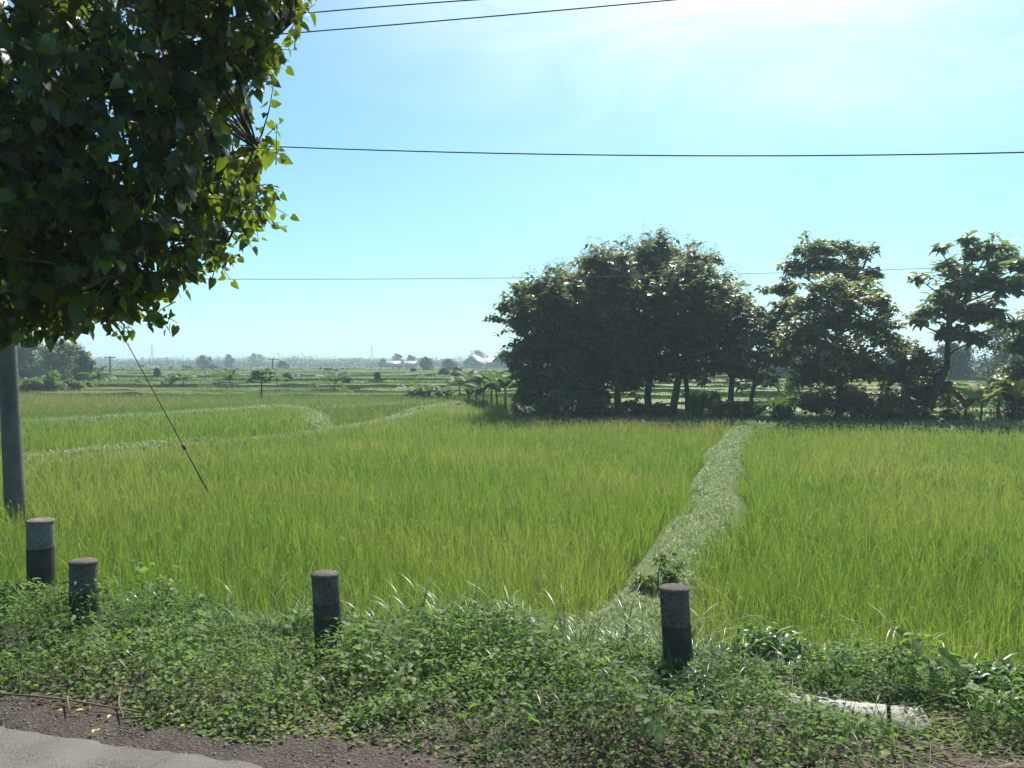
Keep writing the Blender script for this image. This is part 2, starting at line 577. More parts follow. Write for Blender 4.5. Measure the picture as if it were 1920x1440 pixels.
mb.add(np.stack([gx, gy, gz2], -1).reshape(-1, 3), GF)
tag(mb.build('ground', M['soil'], smooth=True), kind='structure')


def sheet(name, mat, s0, s1, ns, tfun0, tfun1, nt, zfun, smooth=True):
    ss = np.linspace(s0, s1, ns)
    tt = np.linspace(0, 1, nt)
    S, K = np.meshgrid(ss, tt, indexing='ij')
    T = tfun0(S) * (1 - K) + tfun1(S) * K
    x, y = xy(S, T)
    z = zfun(x, y, S, T)
    i, j = np.meshgrid(np.arange(ns - 1), np.arange(nt - 1), indexing='ij')
    Fq = np.stack([i * nt + j, (i + 1) * nt + j, (i + 1) * nt + j + 1, i * nt + j + 1], -1).reshape(-1, 4)
    m = MB()
    m.add(np.stack([x, y, z], -1).reshape(-1, 3), Fq)
    return tag(m.build(name, mat, smooth=smooth), kind='structure')


def road_edge(S):
    return 3.34 + 0.05 * wob(S, S * 0.3, 1.9, 5) + 0.02 * wob(S, S, 9, 2) + 0.012 * wob(S, S, 27, 6)


sheet('shoulder', M['gravel_bed'], -40, 40, 500, lambda S: 2.9 + 0 * S, lambda S: 4.55 + 0.15 * wob(S, S, 1.2, 8), 16,
      lambda x, y, S, T: tz(x, y) + 0.012 + 0.012 * wob(x, y, 7, 4))
sheet('road', M['asphalt'], -40, 40, 1800, lambda S: -7.0 + 0 * S, road_edge, 14,
      lambda x, y, S, T: 0.012 - 0.022 * sstep(0.10, 0.0, road_edge(S) - T) + 0 * x)
mb = MB()                                   # stones on the shoulder
n = 5200
s = rng.uniform(-5, 5, n)
t = 3.36 + rng.beta(1.3, 1.6, n) * 1.1
x, y = xy(s, t)
r = 0.003 + 0.007 * rng.random(n) ** 3
th = rng.uniform(0, 6.28, n)
OCT_V = np.array([[1, 0, 0], [0, 1, 0], [-1, 0, 0], [0, -1, 0], [0, 0, 0.7], [0, 0, -0.5]])
OCT_T = np.array([[0, 1, 4], [1, 2, 4], [2, 3, 4], [3, 0, 4], [1, 0, 5], [2, 1, 5], [3, 2, 5], [0, 3, 5]])
stamp(mb, OCT_V * np.array([1, 1, 1]), OCT_T, np.stack([x, y, tz(x, y) + 0.014 + r * 0.3], -1),
      np.stack([np.cos(th), np.sin(th), rng.normal(0, 0.2, n)], -1), np.tile([0, 0, 1.0], (n, 1)), r * rng.uniform(0.8, 1.5, n), r)
tag(mb.build('gravel', M['stone']), kind='stuff')


# ------------------------------------------------------------------ bunds between the fields
def bund(name, pts, width, height, mat, seed):
    """pts: list of (x, y) along the crest"""
    pts = np.array(pts, float)
    d = np.concatenate([[0], np.cumsum(np.linalg.norm(np.diff(pts, axis=0), axis=1))])
    k = np.arange(0, d[-1], 0.25)
    P = np.stack([np.interp(k, d, pts[:, 0]), np.interp(k, d, pts[:, 1])], -1)
    T = np.gradient(P, axis=0)
    T /= np.linalg.norm(T, axis=1, keepdims=True)
    Nn = np.stack([T[:, 1], -T[:, 0]], -1)
    offs = np.array([-0.85, -0.5, -0.25, 0, 0.25, 0.5, 0.85])
    hh = np.array([-0.25, 0.85, 1.0, 0.93, 1.0, 0.85, -0.25])
    wv = width * (1 + 0.22 * wob(P[:, 0], P[:, 1], 0.8, seed))
    V = []
    for o, h in zip(offs, hh):
        Q = P + Nn * (o * wv)[:, None] + Nn * (0.12 * wob(P[:, 0], P[:, 1], 0.5, seed + 4))[:, None]
        z = tz(Q[:, 0], Q[:, 1]) + height * h * np.clip(np.minimum(k, d[-1] - k) / 1.2 - 0.15, -0.15, 1) + 0.03 * wob(Q[:, 0], Q[:, 1], 4.0, seed)
        V.append(np.stack([Q[:, 0], Q[:, 1], z], -1))
    V = np.stack(V, 1)
    n, m = V.shape[:2]
    i, j = np.meshgrid(np.arange(n - 1), np.arange(m - 1), indexing='ij')
    Fq = np.stack([i * m + j, i * m + j + 1, (i + 1) * m + j + 1, (i + 1) * m + j], -1).reshape(-1, 4)
    b = MB()
    b.add(V.reshape(-1, 3), Fq)
    o = tag(b.build(name, mat, smooth=True), kind='structure')
    return P, wv


def bund_grass(mb, P, wv, height, per_m, L, seed, wide=0.012):
    n = int(len(P) * 0.25 * per_m)
    i = rng.integers(0, len(P) - 1, n)
    f = rng.random(n)
    C = P[i] * (1 - f)[:, None] + P[i + 1] * f[:, None]
    T = P[i + 1] - P[i]
    T /= np.linalg.norm(T, axis=1, keepdims=True)
    Nn = np.stack([T[:, 1], -T[:, 0]], -1)
    o = rng.uniform(-0.72, 0.72, n)
    C = C + Nn * (o * wv[i])[:, None]
    z = tz(C[:, 0], C[:, 1]) + height * np.clip(1.9 - abs(o) * 2.4, 0.2, 0.95)
    bald = (wob(C[:, 0], C[:, 1], 1.9, seed + 2) > 0.42) & (rng.random(n) < 0.8)
    C, z, o = C[~bald], z[~bald], o[~bald]
    n = len(C)
    Y = np.maximum(C[:, 1], 4)
    ww = wide * np.clip(Y / 12, 1, 4)
    ribbon(mb, np.stack([C[:, 0], C[:, 1], z - 0.02], -1), rng.uniform(0, 6.28, n), L * rng.uniform(0.5, 1.3, n) * np.clip(Y / 25, 1, 1.6),
           ww * rng.uniform(0.7, 1.4, n), rng.uniform(0.1, 0.9, n), rng.uniform(0.3, 1.6, n), 3)


def spath(t):
    return np.interp(t, [7, 8.6, 9.75, 11.1, 13, 15.5, 19.1, 24.9, 30, 36.1], [-1.5, -1.2, -1.02, -0.95, -0.82, -0.80, -0.85, -0.84, -0.68, -0.46]) + 0.05 * np.sin(np.asarray(t) * 0.9)


SP = -0.8                                  # the path's offset along the road
path_pts = [xy(spath(t), t) for t in np.arange(7.0, 35.6, 0.5)]
PP, PW = bund('path', path_pts, 0.78, 0.36, M['path_soil'], 1)
left_pts = [ground(px, py, -0.72)[:2] for px, py in ((-260, 910), (30, 873), (200, 853), (340, 838), (450, 829), (560, 819), (640, 806), (700, 797), (790, 775), (880, 758))]
LP, LW = bund('bund', left_pts, 0.95, 0.33, M['path_soil'], 2)
bund2_pts = [ground(px, py, -0.70)[:2] for px, py in ((-260, 806), (60, 799), (300, 786), (430, 776), (523, 769), (556, 773), (585, 783), (600, 806))]
BP, BW = bund('bund', bund2_pts, 1.1, 0.36, M['path_soil'], 3)
bund3_pts = [ground(px, py, -0.70)[:2] for px, py in ((600, 772), (700, 764), (800, 759), (900, 757), (960, 757))]
CP, CW = bund('bund', bund3_pts, 0.8, 0.28, M['path_soil'], 4)
mb = MB()
bund_grass(mb, PP, PW, 0.36, 1900, 0.12, 1)
bund_grass(mb, LP, LW, 0.36, 600, 0.13, 2)
bund_grass(mb, BP, BW, 0.36, 400, 0.14, 3)
bund_grass(mb, CP, CW, 0.28, 140, 0.16, 4)
n = 30000                                    # grass under the grove and on the strip behind the fields
s = rng.uniform(-11, 34, n)
t = rng.uniform(34.0, 47, n)
x, y = xy(s, t)
ribbon(mb, np.stack([x, y, tz(x, y) - 0.01], -1), rng.uniform(0, 6.28, n), rng.uniform(0.10, 0.26, n), 0.045, rng.uniform(0.1, 0.9, n), rng.uniform(0.3, 1.4, n), 2)
tag(mb.build('short_grass', M['path_grass']), kind='stuff')


# ------------------------------------------------------------------ rice
def in_view(x, y, m=0.12):
    return (np.abs(x) < (0.6 + m) * y + 0.8) & (y > 2)


def rice(name, poly, mat, hgt=0.66, keep=None, dens=0.2, ripe=False):
    poly = np.array([p[:2] for p in poly])
    lo, hi = poly.min(0), poly.max(0)
    g = np.stack(np.meshgrid(np.arange(lo[0], hi[0], dens), np.arange(lo[1], hi[1], dens), indexing='ij'), -1).reshape(-1, 2)
    g = g + rng.normal(0, dens * 0.22, g.shape)
    k = inpoly(g[:, 0], g[:, 1], poly) & in_view(g[:, 0], g[:, 1])
    if keep is not None:
        k &= keep(g[:, 0], g[:, 1])
    g = g[k]
    dist = np.linalg.norm(g, axis=1)
    m, pm = MB(), MB()
    for d0, d1, nb, K, wd in ((0, 11, 44, 4, 0.0075), (11, 18, 32, 3, 0.0100), (18, 30, 19, 3, 0.0145), (30, 90, 10, 2, 0.027)):
        h = g[(dist >= d0) & (dist < d1)]
        if not len(h):
            continue
        N = len(h) * nb
        c = np.repeat(h, nb, 0)
        hs = np.repeat(hgt * (1 + 0.10 * wob(h[:, 0], h[:, 1], 0.45, 2) + 0.07 * rng.normal(size=len(h))), nb)
        ph = rng.uniform(0, 6.28, N)
        rr = 0.05 * np.sqrt(rng.random(N))
        b = np.stack([c[:, 0] + rr * np.cos(ph), c[:, 1] + rr * np.sin(ph), np.zeros(N)], -1)
        b[:, 2] = tz(b[:, 0], b[:, 1])
        rn = np.clip(np.repeat(rng.normal(0.5, 0.14, len(h)), nb) + rng.normal(0, 0.2, N), 0, 1)
        ribbon(m, b, ph + rng.normal(0, 0.5, N), hs * rng.uniform(0.50, 1.16, N), wd * rng.uniform(0.7, 1.3, N),
               np.abs(rng.normal(0.10, 0.12, N)), np.abs(rng.normal(0.5, 0.6, N)), K, rnd=rn, tw=rng.normal(0, 0.5, N))
        npan = {0: 0.34, 11: 0.34, 18: 0.3, 30: 0.2}[d0]
        q = np.nonzero(rng.random(len(h)) < (0.8 if ripe else npan * 2))[0]
        if len(q):
            pp = h[q]
            zz = tz(pp[:, 0], pp[:, 1]) + hgt * rng.uniform(0.86, 1.06, len(q))
            ribbon(pm, np.stack([pp[:, 0], pp[:, 1], zz], -1), rng.uniform(0, 6.28, len(q)), rng.uniform(0.10, 0.19, len(q)),
                   wd * 0.85, rng.uniform(0.2, 0.8, len(q)), rng.uniform(1.0, 2.2, len(q)), 4, prof=[0.4, 1, 1, 0.9, 0.3])
    for v, f, mm, a in zip(pm.V, pm.F, pm.M, pm.A):
        m.add(v, f - f.min() if len(f) else f, a, 1)
    return tag(m.build(name, [mat, M['panicle']]), kind='stuff')


def stp(*l):
    return [np.array(xy(s, t)) for s, t in l]


def edge_noise(x, y):
    s, t = st(np.stack([x, y], -1))
    return t > 7.05 + 0.35 * wob(s, t * 0.2, 1.3, 6)


def clear_path(x, y):
    s, t = st(np.stack([x, y], -1))
    sp = spath(t)
    sp = sp + 0.12 * wob(x, y, 0.5, 5)
    ok = np.abs(s - sp) > 0.44 + 0.14 * sstep(13, 20, t) + 0.16 * wob(x, y, 1.5, 9)
    dpole = np.hypot(x + 8.15, y - 13.7) > 0.7
    return ok & edge_noise(x, y) & dpole


def off_left_bund(x, y):
    d = np.min(np.hypot(x[:, None] - LP[None, ::3, 0], y[:, None] - LP[None, ::3, 1]), 1)
    return d > 0.85


def near_keep(x, y):
    return clear_path(x, y) & off_left_bund(x, y)


lb = [tuple(p) for p in left_pts]
near_poly = [np.array(p) for p in lb[:-1]] + [np.array(ground(880, 762, -0.5)[:2]), np.array(ground(905, 768, -0.5)[:2])] \
    + stp((-9.6, 34.4), (-0.4, 34.2), (-0.8, 6.6), (-30, 6.6))
rice('rice_field', near_poly, M['rice'], 0.66, near_keep)
rice('rice_field', stp((-0.9, 6.6), (-0.6, 33.6), (60, 33.2), (60, 6.6)), M['rice'], 0.64, clear_path)
ripe = stp((-9.2, 31.6), (-5, 30.2), (-0.7, 31.0), (-0.5, 34.3), (-9.4, 34.4))
rice('ripe_rice', ripe, M['rice_ripe'], 0.68, clear_path, 0.2, True)
gp = lambda l, z=-0.55: [ground(a, b, z)[:2] for a, b in l]
rice('rice_terrace', gp([(-260, 862), (60, 850), (200, 838), (400, 822), (560, 808), (585, 792), (565, 779), (530, 774), (300, 791), (60, 804), (-260, 812)]), M['rice'], 0.70)
rice('rice_terrace', gp([(-260, 797), (60, 792), (300, 779), (520, 763), (500, 753), (200, 758), (-260, 768)]), M['rice_far'], 0.68, None, 0.26)
rice('rice_terrace', gp([(-260, 762), (200, 754), (520, 750), (640, 745), (660, 737), (200, 738), (-260, 743)]), M['rice_far'], 0.55, None, 0.30)
rice('rice_terrace', gp([(552, 776), (596, 789), (640, 795), (690, 788), (780, 768), (872, 757), (965, 756), (965, 741), (700, 742), (500, 752), (528, 767)]), M['rice_far'], 0.55, None, 0.28)

# far terraces: low standing crops, one behind the other, out to the woods
mb = MB()
rows = [46.5, 53, 62, 69, 77, 86, 97, 110, 126, 145, 168, 196, 230, 272, 325, 390, 470, 560]
for i in range(len(rows) - 1):
    y0, y1 = rows[i], rows[i + 1]
    xw = y1 * 0.78 + 8
    xa = -xw if y0 >= 62 else 2.0
    while xa < xw:
        ln = rng.uniform(0.25, 0.75) * y0 * 0.6
        xb = min(xa + ln, xw)
        if xb - xa < 3:
            break
        gap = 0.9 + 0.012 * y0
        yy0, yy1 = y0 + rng.uniform(-0.08, 0.25) * (y1 - y0), y1 - gap + rng.uniform(-0.1, 0.1) * (y1 - y0)
        h = rng.uniform(0.32, 0.60)
        if rng.random() < 0.04:
            xa = xb + gap
            continue
        nx, ny = max(4, int((xb - xa) / (0.012 * y0 + 0.4))), 7
        X, K = np.meshgrid(np.linspace(xa, xb, nx), np.linspace(0, 1, ny), indexing='ij')
        tilt = rng.normal(0, 0.03)
        Yg = yy0 * (1 - K) + yy1 * K + tilt * (X - (xa + xb) / 2)
        Yg = Yg + 0.012 * y0 * wob(X, Yg, 0.12, i) + rng.normal(0, 0.10, X.shape) * (K == 0)
        Z = tz(0 * X, 0 * Yg + 0.5 * (yy0 + yy1)) + h + rng.normal(0, 0.05, X.shape) + 0.05 * wob(X, Yg, 0.3, i)
        Z = np.where(K == 1, Z - 0.06, Z)
        top = np.stack([X, Yg, Z], -1)
        i2, j2 = np.meshgrid(np.arange(nx - 1), np.arange(ny - 1), indexing='ij')
        fq = np.stack([i2 * ny + j2, (i2 + 1) * ny + j2, (i2 + 1) * ny + j2 + 1, i2 * ny + j2 + 1], -1).reshape(-1, 4)
        rv = float(np.clip(rng.normal(0.5, 0.27), 0, 1))
        mb.add(top.reshape(-1, 3), fq, np.clip(rv + rng.normal(0, 0.12, nx * ny), 0, 1))
        for edge in (top[:, 0], top[:, -1], top[0], top[-1]):
            low = edge.copy()
            low[:, 2] = low[:, 2] - h - 0.35
            m_ = len(edge)
            kk = np.arange(m_ - 1)
            mb.add(np.concatenate([edge, low]), np.stack([kk, kk + 1, kk + 1 + m_, kk + m_], -1), rv)
        if y0 < 240:                        # tufts standing up out of the crop
            n = int(min(5200, (xb - xa) * (yy1 - yy0) * (14 if y0 < 100 else 4 if y0 < 150 else 1.2)))
            a, b_ = rng.random(n), rng.random(n) ** 1.3
            x = xa + a * (xb - xa)
            y = yy0 * (1 - b_) + yy1 * b_ + tilt * (x - (xa + xb) / 2)
            k = in_view(x, y)
            x, y = x[k], y[k]
            ribbon(mb, np.stack([x, y, tz(0 * x, 0 * y + 0.5 * (yy0 + yy1)) + h - 0.12], -1), rng.uniform(0, 6.28, len(x)), rng.uniform(0.2, 0.36, len(x)),
                   0.0009 * y0 * rng.uniform(0.6, 1.4, len(x)), rng.uniform(0, 0.5, len(x)), rng.uniform(0, 0.9, len(x)), 2,
                   rnd=np.clip(rv + rng.normal(0, 0.2, len(x)), 0, 1))
        xa = xb + gap
tag(mb.build('far_rice', M['rice_far']), kind='stuff')

# ------------------------------------------------------------------ verge undergrowth
def hump(s, t):
    """height of the weeds over the verge"""
    e0 = 3.58 - 0.028 * np.clip(s + 3, 0, 3) + 0.12 * wob(s, s * 0.4, 1.6, 2)
    f = sstep(e0, e0 + 0.55, t) * (1 - 0.6 * sstep(4.9, 6.3, t))
    sw = s + 0.25 * wob(s, t, 2.0, 3)
    bare = sstep(0.35, 0.7, sw) * (1 - sstep(4.55, 4.8, t)) * (1 - sstep(1.8, 2.3, sw))
    bare = np.maximum(bare, sstep(0.02, 0.16, s) * (1 - sstep(0.98, 1.12, s)) * sstep(4.6, 4.72, t) * (1 - sstep(5.04, 5.16, t)))
    return (0.17 + 0.12 * wob(s, t, 1.7, 7) + 0.08 * wob(s, t, 4.1, 1)) * f * (1 - 0.92 * bare)


mb = MB()
n = 150000
s = rng.uniform(-7.0, 5.6, n)
t = 3.5 + rng.random(n) * 3.6
x, y = xy(s, t)
h = hump(s, t)
k = (h > 0.012) & in_view(x, y, 0.06) & (rng.random(n) < 0.35 + 0.65 * sstep(-0.5, 0.5, wob(s, t, 2.3, 11) + 0.35))
s, t, x, y, h = s[k], t[k], x[k], y[k], h[k]
n = len(s)
z = tz(x, y) + h * (1 - rng.random(n) ** 1.7) * rng.uniform(0.6, 1.15, n)
az = rng.uniform(0, 6.28, n)
ax = np.stack([np.cos(az), np.sin(az), rng.normal(-0.15, 0.35, n)], -1)
nm = np.stack([rng.normal(0, 0.45, n), rng.normal(0, 0.45, n), np.ones(n)], -1)
lf = rng.uniform(0.016, 0.046, n) * (1 + 0.35 * wob(s, t, 0.8, 5))
stamp(mb, OVAL_V, OVAL_T, np.stack([x, y, z], -1), ax, nm, lf, lf * rng.uniform(0.55, 0.95, n),
      np.clip(0.45 + 0.45 * wob(s, t, 1.1, 9) + rng.normal(0, 0.24, n), 0, 1))
n = 7000                                     # stems
s = rng.uniform(-7.0, 5.6, n)
t = 4.0 + rng.random(n) * 3.2
x, y = xy(s, t)
h = hump(s, t)
k = h > 0.05
ribbon(mb, np.stack([x, y, tz(x, y)], -1)[k], rng.uniform(0, 6.28, k.sum()), h[k] * 1.15, 0.004, 0.2, 0.5, 3, rnd=rng.random(k.sum()) * 0.4)
for i in range(95):                          # broad-leaved weeds among the small ones
    s0, t0 = random.uniform(-6.5, 5.2), random.uniform(3.9, 6.2)
    hc = float(hump(np.array([s0]), np.array([t0]))[0])
    if hc < 0.07:
        continue
    m = random.randint(16, 40)
    rr = 0.16 * np.sqrt(rng.random(m))
    ph_ = rng.uniform(0, 6.28, m)
    x, y = xy(s0 + rr * np.cos(ph_), t0 + rr * np.sin(ph_))
    l = random.uniform(0.045, 0.085) * rng.uniform(0.6, 1.3, m)
    stamp(mb, OVAL_V, OVAL_T, np.stack([x, y, tz(x, y) + (hc + random.uniform(0.0, 0.12)) * rng.uniform(0.5, 1.05, m)], -1),
          np.stack([np.cos(ph_), np.sin(ph_), rng.normal(-0.25, 0.3, m)], -1), np.stack([rng.normal(0, 0.4, m), rng.normal(0, 0.4, m), np.ones(m)], -1), l, l * random.uniform(0.35, 0.8),
          np.clip(random.uniform(0.1, 1.0) + rng.normal(0, 0.12, m), 0, 1))
tag(mb.build('undergrowth', M['weed']), kind='stuff')

mb = MB()                                    # grass among the weeds and the long arching blades where the field begins
n = 20000
s = rng.uniform(-7.0, 5.6, n)
t = 3.65 + rng.random(n) ** 0.7 * 3.3
x, y = xy(s, t)
h = hump(s, t)
k = (h > 0.06) & (rng.random(n) < sstep(-0.2, 0.7, wob(s, t, 1.4, 21)) * 0.9 + 0.08)
x, y, h = x[k], y[k], h[k]
n = len(x)
ribbon(mb, np.stack([x, y, tz(x, y) + h * 0.3], -1), rng.uniform(0, 6.28, n), rng.uniform(0.10, 0.28, n), rng.uniform(0.004, 0.009, n),
       np.abs(rng.normal(0.2, 0.2, n)), rng.uniform(0.3, 1.8, n), 5)
n = 920
s = np.concatenate([rng.normal(-1.35, 0.85, 700), rng.uniform(-6, 4.8, 220)])
t = rng.uniform(5.5, 6.9, n)
x, y = xy(s, t)
ribbon(mb, np.stack([x, y, tz(x, y) + 0.08], -1), rng.uniform(0, 6.28, n), rng.uniform(0.30, 0.62, n) * (0.75 + 0.4 * rng.random(n)), rng.uniform(0.007, 0.016, n),
       np.abs(rng.normal(0.15, 0.15, n)), rng.uniform(0.9, 2.4, n), 7, rnd=rng.uniform(0.3, 1, n))
tag(mb.build('verge_grass', M['verge_grass']), kind='stuff')

mb = MB()                                    # straw and dead leaves
n = 1300
s = np.concatenate([rng.normal(0.95, 0.5, 900), rng.uniform(-5, 4, 400)])
t = np.concatenate([rng.uniform(3.5, 4.95, 900), rng.uniform(3.85, 4.5, 400)])
x, y = xy(s, t)
az = rng.normal(-UA, 0.7, n) + np.pi * (rng.random(n) < 0.5)
ribbon(mb, np.stack([x, y, tz(x, y) + 0.02 + 0.03 * rng.random(n)], -1), az, rng.uniform(0.05, 0.26, n) , rng.uniform(0.002, 0.005, n),
       1.57 + rng.normal(-0.05, 0.1, n), rng.normal(0, 0.25, n), 3, prof=[1, 1, 1, 0.6])
tag(mb.build('straw_litter', M['straw']), kind='stuff')
mb = MB()
n = 4200
s = rng.uniform(-5.5, 4.5, n)
t = 3.55 + rng.beta(2, 2.2, n) * 1.4
x, y = xy(s, t)
az = rng.uniform(0, 6.28, n)
stamp(mb, OVAL_V, OVAL_T, np.stack([x, y, tz(x, y) + 0.018 + 0.02 * rng.random(n)], -1), np.stack([np.cos(az), np.sin(az), rng.normal(0, 0.2, n)], -1),
      np.stack([rng.normal(0, 0.35, n), rng.normal(0, 0.35, n), np.ones(n)], -1), rng.uniform(0.02, 0.05, n), rng.uniform(0.012, 0.03, n))
tag(mb.build('dead_leaf_litter', M['dead_leaf']), kind='stuff')

# fallen yellow leaves, one object each
for px, py in ((20, 1310), (100, 1285), (116, 1340), (142, 1339), (208, 1347), (254, 1331), (298, 1348), (312, 1347), (346, 1368), (178, 1377), (187, 1378), (70, 1308), (228, 1333), (770, 1310), (1850, 1382)):
    p = ground(px, py, -0.02)
    b = MB()
    a = random.uniform(0, 6.28)
    p[2] = tz(p[0], p[1]) + 0.035
    stamp(b, OVAL_V, OVAL_T, p[None], np.array([[math.cos(a), math.sin(a), 0.05]]), np.array([[0.1, -0.25, 1.0]]), random.uniform(0.025, 0.04), 0.022)
    tag(b.build('fallen_leaf', M['yellow_leaf']), 'small yellow leaf fallen on the ground at the roadside', 'leaf', 'yellow leaves fallen on the road shoulder')
for pts, lab in (([(226, 1290), (222, 1325), (232, 1356), (275, 1352)], 'dry pale stalk bent into a hook over the gravel shoulder'),
                 ([(0, 1308), (60, 1311), (125, 1318), (200, 1332), (275, 1345)], 'long thin dry stalk lying along the foot of the weeds'),
                 ([(126, 1316), (131, 1345)], 'short upright-looking dry stub beside the yellow leaves on the shoulder'),
                 ([(1620, 1388), (1700, 1404), (1790, 1424), (1850, 1440)], 'long straw stalk lying across the bare ground below the concrete slab')):
    P = []
    for px, py in pts:
        p = ground(px, py, -0.02)
        p[2] = tz(p[0], p[1]) + 0.04
        P.append(p)
    b = MB()
    tube(b, P, np.linspace(0.006, 0.004, len(P)), 6)
    tag(b.build('dry_stalk', M['straw']), lab, 'stalk')


# ------------------------------------------------------------------ guard posts
def guard_post(px, py, wpx, hpx, vis_band, Y, lean, upper, label):
    """px,py = foot in the photograph; built at Y metres, its own size"""
    p = at(px, py, Y)
    dia = wpx * Y / F
    top = at(px, hpx, Y)[2]
    band = at(px, vis_band, Y)[2]
    z0 = float(tz(p[0], p[1])) - 0.25
    root = thing('guard_post', label, 'bollard', (p[0], p[1], z0), 'concrete guard posts along the road edge')
    r = dia / 2
    b = MB()
    c = (p[0], p[1], z0)
    H1, H2 = band - z0, top - z0
    lx = lean
    off = -lean * (p[2] - z0)
    c = (p[0] + off, p[1], z0)
    lathe(b, c, [(r * 1.02, 0), (r * 1.02, H1 * 0.5), (r * 1.0, H1 - 0.001)], 28, lean=(lx, 0))
    b.build('black_band', M['paint_black'], root, smooth=True)
    b = MB()
    ch = 0.022
    lathe(b, c, [(r * 0.985, H1), (r * 0.99, H1 + 0.003), (r * 0.985, H2 - ch - 0.012)], 28, lean=(lx, 0))
    b.build('white_band', upper, root, smooth=True)
    b = MB()
    lathe(b, c, [(r * 0.985, H2 - ch - 0.0115), (r * 1.03, H2 - ch - 0.008), (r * 1.03, H2 - ch + 0.004), (r * 0.93, H2 - ch * 0.45), (r * 0.7, H2 - ch * 0.15), (r * 0.35, H2), (0.001, H2 + 0.002)], 28, lean=(lx, 0))
    b.build('cap', upper, root, smooth=True)
    return root


guard_post(1274, 1275, 55, 1097, 1170, 5.05, -0.065, M['paint_white'], 'dark leaning guard post by the path end, rightmost of the four')
guard_post(617, 1215, 51, 1071, 1128, 5.55, -0.05, M['paint_white'], 'dark guard post standing alone in weeds, second from the right')
guard_post(158, 1165, 50, 1048, 1107, 6.1, -0.005, M['paint_white'], 'shorter dark guard post in front of the pale-topped one')
guard_post(77, 1095, 48, 972, 1026, 6.9, 0.0, M['paint_grey'], 'guard post with pale grey upper half, leftmost near the utility pole')

# concrete slab over the ditch and the iron stub beside it
sa = ground(1590, 1312, -0.02)
root = thing('concrete_slab', 'pale broken concrete slab lying among the weeds at right', 'slab', (sa[0], sa[1], -0.08))
b = MB()
top = [ground(px, py, 0.02) for px, py in ((1448, 1282), (1520, 1289), (1590, 1294), (1655, 1298), (1732, 1304), (1748, 1334), (1700, 1338), (1640, 1337), (1590, 1335), (1530, 1330), (1476, 1312))]
T = np.array(top)
T[:, 2] = tz(T[:, 0], T[:, 1]) + 0.016 + 0.003 * rng.normal(size=len(T))
Bt = T.copy()
Bt[:, 2] = -0.13
n = len(T)
b.V.append(np.concatenate([T, Bt]))
b.A.append(np.full(2 * n, 0.5))
b.n = 2 * n
kk = np.arange(n)
b.F += [kk[None], np.stack([kk, kk + n, (kk + 1) % n + n, (kk + 1) % n], -1)]
b.M += [np.zeros(1), np.zeros(n)]
b.build('slab_body', M['slab'], root)
b = MB()
for px, py in ((1545, 1303), (1565, 1309), (1500, 1300), (1530, 1311)):
    q = ground(px, py, -0.01)
    stamp(b, OCT_V, OCT_T, q[None], np.array([[1.0, 0.2, 0]]), np.array([[0, 0, 1.0]]), 0.03, 0.022)
b.build('rubble', M['stone'], root)
q = ground(1668, 1340, 0.0)
b = MB()
tube(b, [(q[0], q[1], -0.12), (q[0] - 0.004, q[1], 0.02), (q[0] - 0.012, q[1], 0.10)], [0.011, 0.011, 0.009], 8)
tag(b.build('iron_stub', M['rust']), 'short dark iron stub standing up in front of the concrete slab', 'stub')


def leafy_shrub(px, py, Y, hpx, wpx, label, nl=1500, lf=0.05, mat='shrub', group=None, name='shrub', cat='shrub', tall=1.0):
    p = at(px, py, Y)
    z0 = float(tz(p[0], p[1]))
    H = hpx * Y / F
    Wd = wpx * Y / F / 2
    zb = p[2]
    z0 = max(z0, zb - 0.06) if Y < 30 else z0
    root = thing(name, label, cat, (p[0], p[1], z0), group)
    b, tb = MB(), MB()
    ns = max(7, nl // 90)
    cl = []
    for i in range(ns):
        a, rr = random.uniform(0, 6.28), math.sqrt(random.random()) * 0.9
        c = np.array([p[0] + math.cos(a) * rr * Wd, p[1] + math.sin(a) * rr * Wd * 0.8, zb + H * (0.12 + 0.80 * random.random() * (1 - 0.5 * rr * rr))])
        cl.append(c)
        mid = (np.array([p[0], p[1], z0]) + c) / 2 + np.array([random.gauss(0, 0.1) * Wd, random.gauss(0, 0.1) * Wd, 0.06 * H])
        tube(tb, [(p[0] + random.gauss(0, .12) * Wd, p[1] + random.gauss(0, .1) * Wd, z0 - 0.03), mid, c], np.array([0.016, 0.012, 0.005]) * max(0.6, H), 5)
    cl = np.array(cl)
    per = nl // ns
    P = np.repeat(cl, per, 0) + rdir(per * ns) * (rng.random((per * ns, 1)) ** 0.5) * np.array([Wd * 0.42, Wd * 0.42, H * 0.30])
    P[:, 2] = np.maximum(P[:, 2], tz(P[:, 0], P[:, 1]) + 0.02)
    N = len(P)
    az = rng.uniform(0, 6.28, N)
    l = lf * rng.uniform(0.6, 1.35, N)
    stamp(b, OVAL_V, OVAL_T, P, np.stack([np.cos(az), np.sin(az), rng.normal(-0.35, 0.4, N)], -1),
          np.stack([rng.normal(0, 0.5, N), rng.normal(0, 0.5, N), np.ones(N)], -1), l, l * rng.uniform(0.5, 0.8, N))
    tb.build('stem', M['twig'], root)
    b.build('foliage', M[mat], root)
    return root


leafy_shrub(1440, 1285, 5.5, 115, 210, 'leafy green shrub with a dark hollow beside the rightmost guard post', 1900, 0.055)
leafy_shrub(1600, 1292, 5.35, 95, 170, 'lower leafy shrub growing behind the concrete slab', 1500, 0.05)
leafy_shrub(1850, 1340, 4.9, 110, 240, 'broad weedy shrub at the right edge beyond the slab', 1700, 0.06)
leafy_shrub(1240, 1092, 9.4, 50, 100, 'small bright shrub on the left edge of the grassy path', 620, 0.05, 'bush_leaf')
leafy_shrub(1300, 1310, 4.75, 60, 190, 'low bright leafy shrub at the foot of the rightmost guard post', 1100, 0.05)


